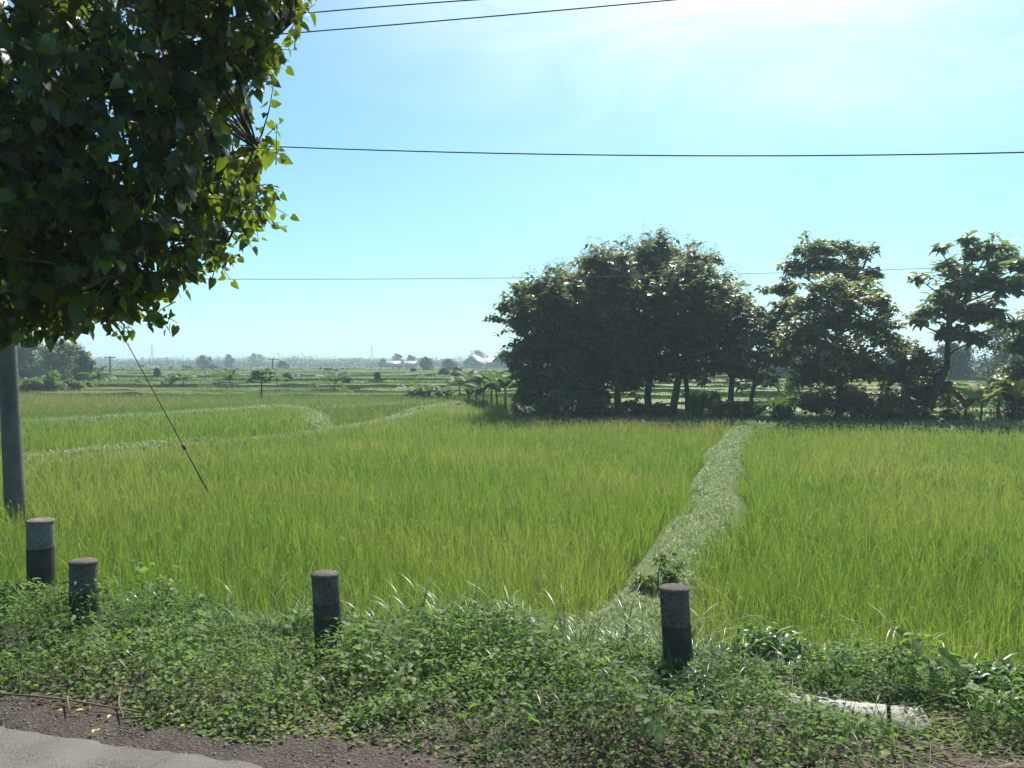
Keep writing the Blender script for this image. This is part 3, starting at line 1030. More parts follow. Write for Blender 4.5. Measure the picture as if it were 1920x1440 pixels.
# ------------------------------------------------------------------ utility pole, guy and wires
PB = np.array([-8.15, 14.0])
pole_root = thing('utility_pole', 'grey concrete utility pole standing at the field edge under the tree', 'utility pole', (PB[0], PB[1], float(tz(*PB))))
b = MB()
ph = 8.9
zb = float(tz(*PB)) - 0.4
hs = np.linspace(0, ph, 8)
tube(b, [(PB[0] - 0.036 * h, PB[1], zb + h) for h in hs], np.linspace(0.165, 0.095, 8), 20)
b.build('pole_shaft', M['concrete'], pole_root, smooth=True)


def wire_point(px, py, off=0.0):
    """the wires hang in the vertical plane that follows the road through the pole"""
    a = (px - PX) / F
    k = (a * (PB[1] + off) - (PB[0] - 0.25)) / (UV[0] - a * UV[1])
    return at(px, py, PB[1] + off + k * UV[1])


def sag(pts):
    px = np.array([p[0] for p in pts], float)
    c = np.polyfit(px, [p[1] for p in pts], 2)
    return lambda q: np.polyval(c, q)


attach = []
for pts, off, lab in (([(570, 25), (735, 11), (900, -1)], -0.1, 'topmost black power line crossing the upper left sky'),
                      ([(450, 70), (860, 36), (1260, 0)], 0.1, 'second black power line just below the topmost one'),
                      ([(300, 265), (520, 275), (960, 289), (1400, 291), (1920, 286)], 0.0, 'single black power line crossing the whole sky halfway up')):
    f = sag(pts)
    q = np.linspace(12, 2350 if off == 0 else 2000, 60)
    P = [wire_point(v, f(v), off) for v in q]
    attach.append(P[0])
    b = MB()
    tube(b, P, 0.0085, 6)
    tag(b.build('power_line', M['wire']), lab, 'power line', 'power lines along the road')
for P in attach:
    b = MB()
    xpole = PB[0] - 0.036 * (P[2] - zb)
    tube(b, [(xpole, PB[1], P[2] - 0.10), (P[0], P[1], P[2] - 0.10)], 0.02, 8)
    lathe(b, (P[0], P[1], P[2] - 0.10), [(0.0, 0), (0.035, 0.0), (0.03, 0.03), (0.045, 0.05), (0.03, 0.08), (0.0, 0.09)], 12)
    b.build('insulator_arm', M['steel'], pole_root)
f = sag([(400, 523), (960, 522), (1400, 512), (1920, 497)])
b = MB()
q = np.linspace(-350, 2250, 70)
tube(b, [at(v, f(v), 38.2 + (v - 960) * 0.0006) for v in q], 0.014, 6)
tag(b.build('power_line', M['wire_far']), 'thin distant power line crossing low behind the near tree and the grove', 'power line')
g1 = ground(388, 918, -0.95)
g1 = np.array([at(388, 918, 15.6)[0], 15.6, at(388, 918, 15.6)[2]])
g2 = at(230, 628, 14.6)
dv = g2 - g1
kx = (PB[0] - 0.25 - g1[0]) / dv[0]
gtop = g1 + dv * kx
glow = g1 - dv * 0.35
root = thing('guy_wire', 'thin slanting guy wire running down from the pole into the rice', 'guy wire', tuple(glow))
b = MB()
tube(b, [g1 + dv * 0.28, g1 + dv * 0.6, gtop], 0.008, 6)
b.build('strand', M['wire'], root)
b = MB()
tube(b, [glow, g1, g1 + dv * 0.28], 0.012, 8)
tube(b, [g1 + dv * 0.275, g1 + dv * 0.30], 0.026, 8)
b.build('anchor_sleeve', M['wire'], root)

# ------------------------------------------------------------------ the roadside tree, upper left
EDGE = [(-2600, -1500), (760, -1500), (690, -200), (610, -40), (582, 12), (556, 50), (535, 62), (500, 44), (470, 54), (447, 66), (464, 92), (512, 92), (506, 120), (497, 150), (474, 172), (450, 186),
        (474, 207), (455, 232), (470, 262), (492, 250), (522, 272), (500, 290), (506, 308), (488, 330), (513, 358), (508, 395), (480, 412), (452, 440), (418, 474), (402, 500), (388, 496), (364, 536), (346, 542),
        (330, 588), (306, 584), (284, 604), (258, 594), (236, 618), (185, 608), (135, 640), (60, 652), (-60, 655), (-2600, 600)]
EP = np.array(EDGE, float)


def edge_dist(px, py):
    d = np.full(px.shape, 1e9)
    for i in range(1, len(EP) - 1):
        a, c = EP[i], EP[i + 1] if i + 1 < len(EP) else EP[0]
        v = c - a
        k = np.clip(((px - a[0]) * v[0] + (py - a[1]) * v[1]) / (v @ v), 0, 1)
        d = np.minimum(d, np.hypot(px - a[0] - k * v[0], py - a[1] - k * v[1]))
    return d


TB = np.array([-5.5, 7.0])
tz0 = float(tz(*TB))
tree = thing('roadside_tree', 'near leafy tree with heart-shaped leaves filling the upper left corner', 'tree', (TB[0], TB[1], tz0))
br, lv = MB(), MB()
fork = np.array([-5.4, 6.9, 2.5])
tube(br, [(TB[0], TB[1], tz0 - 0.1), (TB[0] - 0.05, TB[1], 0.8), (TB[0] + 0.05, TB[1] - 0.05, 1.7), fork], [0.26, 0.2, 0.18, 0.16], 12)
# limbs seen inside the crown, then shoots
nsh = 2350
PXY = []
while len(PXY) < nsh:
    if random.random() < 0.35:
        a, c = random.uniform(-160, 620), random.uniform(-260, 650)
    else:
        a, c = random.uniform(-1500, 700), random.uniform(-1150, 640)
    ok = inpoly(np.array([a]), np.array([c]), EDGE)[0]
    if not ok:
        continue
    ed = edge_dist(np.array([a], float), np.array([c], float))[0]
    hw = 0.15 + 1.75 * math.sqrt(min(1.0, ed / 420.0))
    Y = 6.5 + random.uniform(-1, 1) * hw
    p = at(a, c, Y)
    q = (p - np.array([-5.4, 6.6, 4.6])) / np.array([4.6, 3.2, 3.6])
    if q @ q > 1.35:
        continue
    if wob(p[0] * 2.2, p[2] * 2.2 + p[1], 1.0, 4) < -0.42 and a > -200:
        continue
    PXY.append(p)
SH = np.array(PXY)
# limbs: a handful of main branches, shoots join the nearest limb point
limb_pts = []
for tgt in (at(480, 290, 6.3), at(430, 460, 6.2), at(300, 540, 6.0), at(540, 40, 6.6), at(330, 120, 6.9), at(150, 250, 6.2), at(100, 560, 6.3), at(-300, -300, 6.8), at(-900, -100, 6.6), at(250, -500, 6.8), at(-700, 400, 6.9), at(30, 30, 7.4), at(380, 330, 7.0)):
    m1 = fork * 0.55 + tgt * 0.45 + np.array([random.gauss(0, .15), random.gauss(0, .2), 0.35])
    m2 = fork * 0.25 + tgt * 0.75 + np.array([random.gauss(0, .12), random.gauss(0, .15), 0.18])
    k = np.linspace(0, 1, 14)[:, None]
    P = (1 - k) ** 3 * fork + 3 * k * (1 - k) ** 2 * m1 + 3 * k * k * (1 - k) * m2 + k ** 3 * tgt
    P = P + rng.normal(0, 0.02, P.shape)
    tube(br, P, np.linspace(0.06, 0.010, 14), 7)
    limb_pts.append(P[3:])
LPT = np.concatenate(limb_pts)
cen = np.array([-5.4, 6.7, 4.4])
O, A, NR, LL = [], [], [], []
for p in SH:
    j = np.argmin(np.linalg.norm(LPT - p, axis=1))
    q = LPT[j]
    out = p - cen
    out /= np.linalg.norm(out) + 1e-6
    ln = random.uniform(0.35, 0.75)
    d = out * 0.6 + rdir(1)[0] * 0.7 + np.array([0, 0, 0.15])
    d /= np.linalg.norm(d)
    e = p + d * ln * 0.5
    st0 = p - d * ln * 0.5
    ex, ey = proj(e)
    sx_, sy_ = proj(st0)
    if not inpoly(np.array([sx_]), np.array([sy_]), EDGE)[0]:
        st0 = p - d * ln * 0.05
    if not inpoly(np.array([ex]), np.array([ey]), EDGE)[0]:
        if random.random() < 0.5:
            continue
        e = p + d * ln * 0.08
    if np.linalg.norm(st0 - q) < 1.1:
        tube(br, [q, (q + st0) / 2 + np.array([0, 0, 0.04]), st0], [0.010, 0.008, 0.006], 4, cap=False)
    tube(br, [st0, p + np.array([0, 0, 0.03]), e], [0.006, 0.0045, 0.002], 4, cap=False)
    nl = random.randint(9, 15)
    k = np.linspace(0.05, 1.0, nl)
    base = st0 * (1 - k)[:, None] + e * k[:, None] + np.array([0, 0, 0.03]) * (1 - abs(2 * k - 1))[:, None]
    rd = rdir(nl)
    pet = rd * np.array([1, 1, 0.4]) * 0.055
    O.append(base + pet)
    A.append(rd * np.array([0.75, 0.75, 0.3]) + d * 0.35 + np.array([0, 0, -0.75]))
    NR.append(rdir(nl) * 0.8 + out * 0.7 + np.array([0, 0, 0.5]))
    LL.append((0.055 + 0.115 * rng.random(nl) ** 0.8) * (1 - 0.35 * k))
O, A, NR, LL = np.concatenate(O), np.concatenate(A), np.concatenate(NR), np.concatenate(LL)
tip = O + A / np.linalg.norm(A, axis=1, keepdims=True) * LL[:, None] * 0.6
qx, qy = proj(tip)
ed = edge_dist(qx, qy)
ok = inpoly(qx, qy, EDGE) | (ed < 4 + 30 * rng.random(len(qx)) ** 4)
O, A, NR, LL = O[ok], A[ok], NR[ok], LL[ok]
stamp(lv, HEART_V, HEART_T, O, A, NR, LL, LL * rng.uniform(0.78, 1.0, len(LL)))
# slender leading shoots that stand out against the sky
for pts in ([(452, 330), (490, 255), (505, 205), (514, 150)], [(395, 430), (440, 350), (470, 300), (500, 268)], [(470, 60), (505, 80), (470, 110)], [(420, 400), (470, 380), (505, 352)],
            [(430, 300), (465, 290), (522, 232)], [(500, 40), (545, 22), (570, 8)], [(380, 470), (420, 480), (442, 478)], [(430, 120), (470, 100), (508, 96)]):
    Yc = random.uniform(5.9, 6.5)
    P = np.array([at(a, c, Yc + 0.05 * i) for i, (a, c) in enumerate(pts)])
    k = np.linspace(0, 1, 12)
    kk = np.linspace(0, 1, len(P))
    Q = np.stack([np.interp(k, kk, P[:, i]) for i in range(3)], -1)
    tube(br, Q, np.linspace(0.008, 0.0025, 12), 5)
    nl = 13
    kq = np.linspace(0.1, 1, nl)
    base = np.stack([np.interp(kq, k, Q[:, i]) for i in range(3)], -1)
    rd = rdir(nl)
    rd[:, 2] *= 0.5
    l = rng.uniform(0.06, 0.115, nl) * (1.1 - 0.55 * kq)
    stamp(lv, HEART_V, HEART_T, base + rd * 0.04, rd * 0.9 + np.array([0.1, 0, -0.35]), rdir(nl) + np.array([0.2, -0.3, 0.5]), l, l * 0.85, rng.uniform(0.5, 1, nl))
for i in range(46):                          # short sprays that break the outline
    while True:
        k = random.randint(4, len(EDGE) - 5)
        f = random.random()
        ea = EP[k] * f + EP[k + 1] * (1 - f)
        if ea[0] > 60 and ea[1] > -60:
            break
    ang = math.atan2(ea[1] - 280, ea[0] - 150) + random.gauss(0, 0.7)
    dl = random.uniform(18, 58)
    p0, p1 = ea - np.array([math.cos(ang), math.sin(ang)]) * 40, ea + np.array([math.cos(ang), math.sin(ang)]) * dl * 0.7
    Yc = random.uniform(5.8, 7.0)
    A0, A1 = at(p0[0], p0[1], Yc), at(p1[0], p1[1], Yc + random.gauss(0, 0.15))
    Q = np.array([A0, (A0 + A1) / 2 + np.array([0, 0, 0.03]), A1])
    tube(br, Q, [0.005, 0.0035, 0.002], 4)
    nl = random.randint(4, 8)
    kq = np.linspace(0.2, 1, nl)
    base = A0 * (1 - kq)[:, None] + A1 * kq[:, None]
    rd = rdir(nl)
    l = rng.uniform(0.05, 0.12, nl) * (1.1 - 0.4 * kq)
    stamp(lv, HEART_V, HEART_T, base + rd * 0.03, rd * 0.8 + np.array([0.15 * math.cos(ang), 0, -0.5]), rdir(nl) + np.array([0.2, -0.2, 0.5]), l, l * 0.85, rng.uniform(0.3, 1, nl))
br.build('trunk', M['bark'], tree, smooth=True)
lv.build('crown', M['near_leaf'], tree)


# ------------------------------------------------------------------ teak trees and other big-leaved trees of the grove
TEAK_PROF = [0.25, 0.85, 1.0, 0.25]


def clump_tree(name, label, cat, foot, Y, clumps, mat='teak_leaf', leaf=0.30, dens=1.0, trunk_r=0.11, group=None, flowers=0, depth=1.0, fork_px=None, limbs=True, rosette=9):
    """clumps: (px, py, radius px) of the crown at Y metres; each has its own depth"""
    p = at(foot[0], foot[1], Y)
    p[2] = float(tz(p[0], p[1]))
    root = thing(name, label, cat, tuple(p), group)
    tb, lb_, fb = MB(), MB(), MB()
    C, RR = [], []
    for a, c, r in clumps:
        q = at(a, c, Y + random.uniform(-1, 1) * 1.3 * depth)
        C.append(q)
        RR.append(r * Y / F)
    C, RR = np.array(C), np.array(RR)
    fk = at(*(fork_px or (foot[0] * 0.7 + 0.3 * np.mean([c[0] for c in clumps]), foot[1] - 70)), Y)
    mid = (p + fk) / 2 + np.array([random.gauss(0, .05), 0, 0])
    tube(tb, [p - np.array([0, 0, 0.15]), mid, fk], [trunk_r * 1.25, trunk_r, trunk_r * 0.85], 10)
    top = C[np.argmax(C[:, 2])]
    ax_pts = [fk, fk * 0.6 + top * 0.4 + np.array([random.gauss(0, .2), 0, 0.1]), fk * 0.25 + top * 0.75, top]
    tube(tb, ax_pts, [trunk_r * 0.85, trunk_r * 0.6, trunk_r * 0.35, trunk_r * 0.12], 8)
    ros, rdr = [], []
    for c, r in zip(C, RR):
        if limbs:
            k = np.clip((c[2] - fk[2]) / max(top[2] - fk[2], 0.1) * 0.75 - 0.05, -0.4, 0.8)
            if k >= 0:
                j = fk * (1 - k) + top * k
            else:
                j = fk * (1 + k) + p * (-k)
            m_ = (j + c) / 2 + np.array([random.gauss(0, .1), random.gauss(0, .1), 0.12 * r])
            tube(tb, [j, m_, c], [trunk_r * 0.34, trunk_r * 0.24, trunk_r * 0.08], 6)
        n = int(max(5, dens * 84 * (r / 0.9) ** 2))
        d = rdir(n)
        d[:, 2] = np.abs(d[:, 2]) * 0.9 - 0.30 * (rng.random(n) < 0.5)
        d = d + rdir(n) * 0.3
        rad = r * (0.20 + 0.92 * rng.random(n) ** 0.7)
        P = c + d * rad[:, None] * np.array([1, 1, 0.95])
        far_out = rng.random(n) < 0.10
        P[far_out] = c + d[far_out] * r * rng.uniform(1.05, 1.4, (far_out.sum(), 1))
        ros.append(P)
        rdr.append(d)
        sel = rng.random(n) < 0.18
        for q in P[sel]:
            tube(tb, [c * 0.75 + q * 0.25, (c + q) / 2 + np.array([0, 0, 0.03]), q], [0.018, 0.014, 0.008], 4, cap=False)
        if flowers:
            nf = int(flowers * n * 0.22)
            for q in P[np.argsort(-P[:, 2])[:nf]]:
                m = 46
                u = rng.random(m)
                f = q + np.stack([rng.normal(0, 1, m) * (0.22 * (1 - u) + 0.04), rng.normal(0, 1, m) * (0.22 * (1 - u) + 0.04), 0.05 + u * 0.42], -1)
                ribbon(fb, f, rng.uniform(0, 6.28, m), 0.05, 0.035, rng.uniform(0, 1.5, m), 0.4, 1, prof=[1, 0.7])
    P = np.concatenate(ros)
    D = np.concatenate(rdr)
    keep = P[:, 2] > tz(P[:, 0], P[:, 1]) + 0.25
    P, D = P[keep], D[keep]
    n = len(P)
    N = n * rosette
    base = np.repeat(P, rosette, 0)
    out = np.arctan2(D[:, 1], D[:, 0])
    az = np.repeat(out, rosette) + np.tile(np.arange(rosette) * 2.4, n) + rng.normal(0, 0.35, N)
    L = leaf * rng.uniform(0.6, 1.25, N)
    base = base + np.stack([0.04 * np.cos(az), 0.04 * np.sin(az), rng.uniform(-0.10, 0.10, N)], -1)
    ribbon(lb_, base, az, L, L * rng.uniform(0.42, 0.62, N), rng.uniform(0.9, 2.2, N), rng.uniform(0.2, 1.0, N), 3, prof=TEAK_PROF, fold=0.22,
           rnd=np.clip(np.repeat(rng.normal(0.5, 0.2, n), rosette) + rng.normal(0, 0.18, N), 0, 1), tw=rng.normal(0, 0.3, N))
    tb.build('trunk', M['bark'], root, smooth=True)
    lb_.build('crown', M[mat], root)
    if fb.n:
        fb.build('flower_panicles', M['teak_flower'], root)
    return root


G = 'teak trees of the grove at the field end'
clump_tree('teak_tree', 'teak at the left end of the grove with loose leaf bunches reaching out left', 'tree', (1015, 780), 39.5,
           [(1020, 560, 46), (985, 548, 24), (968, 575, 18), (942, 578, 15), (925, 597, 11), (950, 604, 10), (968, 535, 9), (1000, 610, 46), (1055, 590, 52), (995, 660, 36), (1035, 665, 55), (1000, 715, 36), (1050, 720, 52), (990, 752, 26), (1040, 758, 30), (955, 668, 14), (968, 690, 16)],
           group=G, flowers=0.4, dens=1.1)
clump_tree('teak_tree', 'bushy teak second from the left of the grove, foliage down to the ground', 'tree', (1085, 778), 41,
           [(1100, 570, 55), (1070, 540, 36), (1135, 520, 42), (1090, 630, 62), (1120, 690, 50), (1080, 740, 45), (1115, 755, 30)], group=G, flowers=0.8, dens=1.0)
clump_tree('teak_tree', 'dense teak with a dark trunk left of the two slim trunks', 'tree', (1157, 782), 39.6,
           [(1150, 500, 38), (1120, 498, 24), (1170, 560, 55), (1145, 620, 60), (1175, 670, 48), (1140, 705, 40), (1180, 720, 26)], group=G, flowers=1.0, trunk_r=0.15)
clump_tree('teak_tree', 'tallest teak rising to the peak in the middle of the grove', 'tree', (1218, 780), 41.5,
           [(1232, 465, 26), (1215, 490, 34), (1250, 500, 40), (1200, 540, 46), (1240, 575, 55), (1220, 640, 60), (1225, 700, 36), (1195, 690, 30)], group=G, flowers=1.2, trunk_r=0.17)
clump_tree('teak_tree', 'teak with a stout clear trunk right of the middle of the grove', 'tree', (1258, 782), 39.4,
           [(1300, 500, 36), (1332, 492, 20), (1285, 545, 52), (1330, 550, 40), (1280, 620, 55), (1310, 660, 44), (1265, 690, 32), (1320, 600, 40)], group=G, flowers=0.8, trunk_r=0.17, dens=0.9)
clump_tree('teak_tree', 'open-crowned teak at the right end of the main grove with sky showing through', 'tree', (1372, 780), 41,
           [(1355, 545, 26), (1372, 580, 34), (1395, 570, 18), (1345, 620, 40), (1380, 640, 38), (1360, 690, 36), (1400, 610, 24), (1395, 700, 26)], group=G, flowers=0.6, dens=0.8, trunk_r=0.14)
clump_tree('teak_tree', 'small teak filling the gap between the main grove and the next tall tree', 'tree', (1407, 780), 40.4,
           [(1425, 600, 26), (1440, 640, 34), (1415, 670, 32), (1455, 680, 34), (1425, 715, 26), (1470, 660, 22)], group=G, dens=0.75, trunk_r=0.10)
clump_tree('teak_tree', 'tall teak with spreading leaf bunches standing behind the paler bushy tree', 'tree', (1535, 792), 41.5,
           [(1540, 470, 26), (1510, 478, 24), (1575, 470, 22), (1610, 480, 18), (1632, 468, 10), (1490, 510, 26), (1545, 510, 40), (1600, 520, 30), (1640, 515, 16), (1468, 545, 22), (1440, 545, 12), (1480, 590, 34), (1620, 560, 30), (1450, 620, 26), (1490, 660, 36)], group=G, dens=1.0, trunk_r=0.2)
clump_tree('leafy_tree', 'paler rounded tree with foliage down to the ground between two teaks', 'tree', (1570, 795), 37.4,
           [(1560, 545, 32), (1520, 575, 38), (1600, 570, 36), (1640, 570, 26), (1668, 585, 18), (1560, 610, 52), (1630, 620, 42), (1510, 640, 42), (1660, 640, 26), (1570, 680, 60), (1620, 700, 44), (1530, 710, 40), (1570, 755, 50), (1525, 760, 32), (1610, 765, 36), (1680, 610, 12)], mat='teak_pale', leaf=0.27, dens=1.1, trunk_r=0.16)
clump_tree('teak_tree', 'open teak with bare boughs showing at the right edge of the photograph', 'tree', (1728, 795), 37,
           [(1828, 478, 24), (1815, 455, 10), (1762, 470, 12), (1775, 500, 20), (1858, 470, 20), (1885, 490, 24), (1912, 500, 18), (1800, 530, 34), (1850, 530, 36), (1895, 545, 28), (1725, 525, 13), (1765, 560, 26), (1735, 590, 20), (1720, 605, 13), (1800, 590, 38), (1850, 595, 30), (1780, 630, 26), (1830, 640, 22), (1900, 610, 24), (1935, 520, 26)],
           dens=0.62, leaf=0.40, trunk_r=0.15, fork_px=(1775, 690))
clump_tree('leafy_tree', 'low dark bushy tree left of the rightmost teak trunk', 'tree', (1700, 795), 37.6,
           [(1690, 660, 26), (1715, 680, 32), (1740, 700, 30), (1685, 710, 30), (1720, 740, 34), (1680, 760, 26), (1655, 775, 20), (1760, 730, 22)], mat='teak_leaf', leaf=0.28, dens=1.5, trunk_r=0.1)
clump_tree('leafy_tree', 'dark low-branched tree at the extreme right edge of the photograph', 'tree', (1935, 795), 38.5,
           [(1915, 655, 26), (1945, 620, 40), (1900, 700, 24), (1950, 700, 40), (1880, 740, 30), (1930, 750, 34)], dens=1.4, trunk_r=0.14)

clump_tree('teak_tree', 'broad teak filling the back of the left half of the grove', 'tree', (1060, 774), 43.5,
           [(1040, 590, 60), (1110, 560, 70), (1120, 640, 75), (1040, 660, 65), (1090, 715, 60), (1150, 700, 55), (1130, 510, 40)], group=G, dens=0.8, trunk_r=0.13, depth=0.6)
clump_tree('teak_tree', 'broad teak filling the back of the right half of the grove', 'tree', (1290, 775), 43.8,
           [(1180, 530, 60), (1250, 540, 70), (1310, 570, 65), (1250, 640, 75), (1330, 640, 65), (1200, 690, 50), (1290, 700, 48), (1370, 680, 45)], group=G, dens=0.7, trunk_r=0.13, depth=0.6)

# saplings and shrubs under the grove
for i, (a, c, h, w, lab, mt) in enumerate((
        (1312, 780, 55, 26, 'slim leafy sapling right of the stout teak trunk', 'bush_leaf'),
        (1345, 779, 48, 22, 'slim sapling just left of the open-crowned teak', 'bush_leaf'),
        (985, 778, 60, 60, 'dark shrub at the left foot of the grove', 'teak_leaf'),
        (1045, 778, 56, 90, 'wide dark shrub under the left half of the grove', 'teak_leaf'),
        (1100, 778, 44, 60, 'dark shrub in front of the bushy teak', 'teak_leaf'),
        (1345, 782, 60, 50, 'leafy shrub between the stout trunk and the open-crowned teak', 'teak_pale'),
        (1470, 794, 46, 44, 'leafy shrub right of the upright dark banana', 'teak_leaf'),
        (1735, 800, 70, 70, 'tall shrub in front of the rightmost teak trunk', 'teak_leaf'),
        (1780, 798, 90, 60, 'tall leafy shrub between the rightmost teak trunk and the bananas', 'bush_leaf'),
        (1660, 798, 74, 60, 'tall shrub between the pale rounded tree and the low dark tree', 'teak_pale'),
        (1395, 785, 40, 46, 'dark shrub at the far end of the grassy path', 'teak_leaf'),
        (1190, 778, 26, 60, 'low pale shrub between the two slim teak trunks', 'bush_leaf'),
        (1125, 776, 30, 44, 'low shrub left of the dark teak trunk', 'bush_leaf'),
        (1240, 778, 26, 30, 'small shrub between the tallest teak and the stout trunk', 'bush_leaf'),
        (1640, 796, 44, 70, 'broad dark shrub at the foot of the pale rounded tree', 'teak_leaf'),
        (1800, 800, 38, 90, 'low tangled shrub right of the rightmost teak trunk', 'bush_leaf'),
        (1890, 798, 70, 90, 'dense dark shrub behind the bananas at the right edge', 'teak_leaf'),
        (1500, 742, 36, 60, 'green shrub in the field seen through the gap left of the pale tree', 'bush_leaf'))):
    leafy_shrub(a, c, 37 + (i % 3) if c > 760 else 58, h, w, lab, 700, 0.20, mt, name='sapling' if 'sapling' in lab else 'shrub', cat='sapling' if 'sapling' in lab else 'shrub')


# ------------------------------------------------------------------ bananas
def banana(px, py, Y, hpx, nl=8, spread=1.0, label='', group=None, yellow=False, stem=0.45, upright=0.25, small=False):
    p = at(px, py, Y)
    p[2] = float(tz(p[0], p[1])) + (0.42 if 65 < Y < 90 else 0.0)     # those stand on the bunds
    H = 1.45 * hpx * Y / F if Y > 45 else 1.15 * hpx * Y / F
    root = thing('banana_plant', label, 'banana plant', tuple(p), group)
    b = MB()
    sh = H * stem
    lx = random.gauss(0, 0.05)
    tube(b, [p - np.array([0, 0, .1]), p + np.array([lx * sh, 0, sh * 0.5]), p + np.array([lx * 2 * sh, 0, sh])], np.array([0.075, 0.065, 0.05]) * max(0.6, H / 2.6), 9)
    b.build('pseudostem', M['banana_stem'], root, smooth=True)
    b = MB()
    az = np.arange(nl) * 2.4 + random.uniform(0, 6.28)
    L = H * (1 - stem) * rng.uniform(0.95, 1.45, nl) * spread
    th = np.abs(rng.normal(upright, 0.22, nl)) + np.linspace(0.0, 0.5, nl)
    base = np.tile(p + np.array([lx * 2 * sh, 0, sh * 0.93]), (nl, 1))
    ribbon(b, base, az, L, L * rng.uniform(0.26, 0.36, nl), th, rng.uniform(0.7, 1.7, nl), 10, prof=[0.10, 0.14, 0.75, 1.0, 1.0, 0.92, 1.0, 0.86, 0.9, 0.6, 0.08], fold=0.35, tw=rng.normal(0, 0.25, nl))
    b.build('leaves', M['banana_yellow' if yellow else 'banana_leaf'], root)
    return root


GB = 'banana plants in the row left of the grove'
row = [(862, 745, 38), (880, 748, 44), (893, 752, 50), (908, 754, 46), (921, 752, 56), (934, 754, 50), (948, 756, 58), (905, 744, 40), (875, 754, 30)]
labs = ['short banana plant at the left end of the row beside the grove', 'banana plant with arching leaves second in the row beside the grove', 'banana plant with broad drooping leaves third along the row', 'banana plant with ragged leaves in the middle of the row',
        'tall banana plant with upright leaves right of the middle of the row', 'banana plant with spreading leaves near the grove end of the row', 'tallest banana plant of the row, leaves touching the grove',
        'banana plant set back behind the middle of the row', 'low young banana plant in front of the left end of the row']
for (a, c, h), lab in zip(row, labs):
    banana(a, c, 2.35 * F / (c - HZ) * 0.99, h, 9, 1.05, lab, GB, stem=0.5)
for a, c, h, lab in ((772, 744, 24, 'squat banana plant at the left end of the dark hedge-like clump'), (790, 744, 30, 'banana plant with one leaf pointing up in the dark clump'),
                     (806, 745, 22, 'low banana plant in the middle of the dark clump'), (823, 744, 24, 'banana plant at the right end of the dark clump'), (838, 744, 20, 'small arching banana plant between the clump and the row')):
    banana(a, c, 60, h, 10, 1.1, lab, 'banana plants in the low dark clump', stem=0.25)
for a, c, h, Y, lab in ((186, 725, 26, 82, 'banana plant beside the bushes at the far left'), (318, 727, 20, 80, 'broad banana plant left of the pair in the terraces'), (344, 728, 26, 79, 'large spreading banana plant, right one of the pair in the terraces'),
                        (431, 728, 24, 80, 'lone banana plant with wide V-shaped leaves in the terraces'), (521, 730, 18, 78, 'small banana plant just right of the papaya'), (590, 733, 14, 72, 'tiny banana plant in the terraces right of the papaya'),
                        (628, 736, 30, 70, 'ragged banana plant beside the white rags'), (258, 728, 12, 82, 'tiny pale banana plant near the guy wire'), (757, 744, 10, 60, 'tiny banana seedling left of the dark clump')):
    banana(a, c, Y, h, 10, 1.0, lab, 'scattered banana plants in the terraces', stem=0.22, upright=0.5)
banana(1450, 790, 36.2, 62, 8, 0.8, 'dark banana plant with upright leaves in the gap at the path end', None, stem=0.3, upright=0.2)
banana(1425, 792, 36.6, 30, 7, 1.1, 'low banana sucker with drooping leaves at the path end', None, stem=0.25)
banana(1838, 800, 36.0, 78, 8, 0.9, 'banana plant with a yellow-green torn leaf near the right edge', None, yellow=True, stem=0.35)
banana(1905, 800, 36.3, 92, 9, 0.9, 'tall bright banana plant at the right edge', None, yellow=True, stem=0.4)
banana(1870, 798, 37.2, 86, 9, 0.9, 'green banana plant between the two yellowish ones', None, stem=0.4)
banana(1700, 797, 36.2, 34, 8, 1.4, 'low banana plant with pale drooping leaf left of the rightmost teak trunk', None, stem=0.2, upright=0.7)
banana(1765, 799, 36.0, 30, 8, 1.5, 'low banana plant with long flat leaves right of the rightmost teak trunk', None, stem=0.2, upright=0.8)
banana(1810, 801, 36.4, 60, 8, 1.0, 'banana plant with dark split leaves left of the yellow-green torn one', None, stem=0.3)
banana(1660, 800, 36.0, 40, 8, 1.2, 'low banana plant in front of the pale rounded tree', None, stem=0.25, upright=0.6)
banana(1300, 783, 37.6, 46, 7, 1.0, 'young green banana plant right of the stout teak trunk', None, stem=0.35)
banana(1335, 783, 37.5, 40, 7, 1.0, 'young banana plant with a yellow leaf under the grove', None, yellow=True, stem=0.35)

# papaya standing alone in the terraces
p = at(490, 757, 58)
p[2] = float(tz(p[0], p[1]))
root = thing('papaya_tree', 'slender papaya tree with drooping leaf crown alone in the terraces', 'tree', tuple(p))
b = MB()
H = at(490, 704, 58)[2] - p[2]
tube(b, [p, p + np.array([0.03, 0, H * 0.5]), p + np.array([0.0, 0, H])], [0.07, 0.055, 0.045], 8)
b.build('trunk', M['bark'], root)
b = MB()
nl = 24
az = np.arange(nl) * 2.4
q = np.tile(p + np.array([0, 0, H]), (nl, 1))
ribbon(b, q, az, rng.uniform(0.5, 0.8, nl), 0.03, rng.uniform(0.5, 1.5, nl), 0.4, 3, prof=[1, 1, 1, 1])
for k in range(nl):
    r_ = rng.uniform(0.45, 0.7)
    c = q[k] + np.array([math.cos(az[k]) * r_, math.sin(az[k]) * r_, rng.uniform(-0.30, 0.50)])
    m = 7
    ribbon(b, np.tile(c, (m, 1)), az[k] + np.linspace(-1.6, 1.6, m), rng.uniform(0.35, 0.55, m), 0.24, rng.uniform(1.2, 1.8, m), 0.9, 3, prof=[0.4, 1, 0.9, 0.1])
b.build('crown', M['bush_leaf'], root)


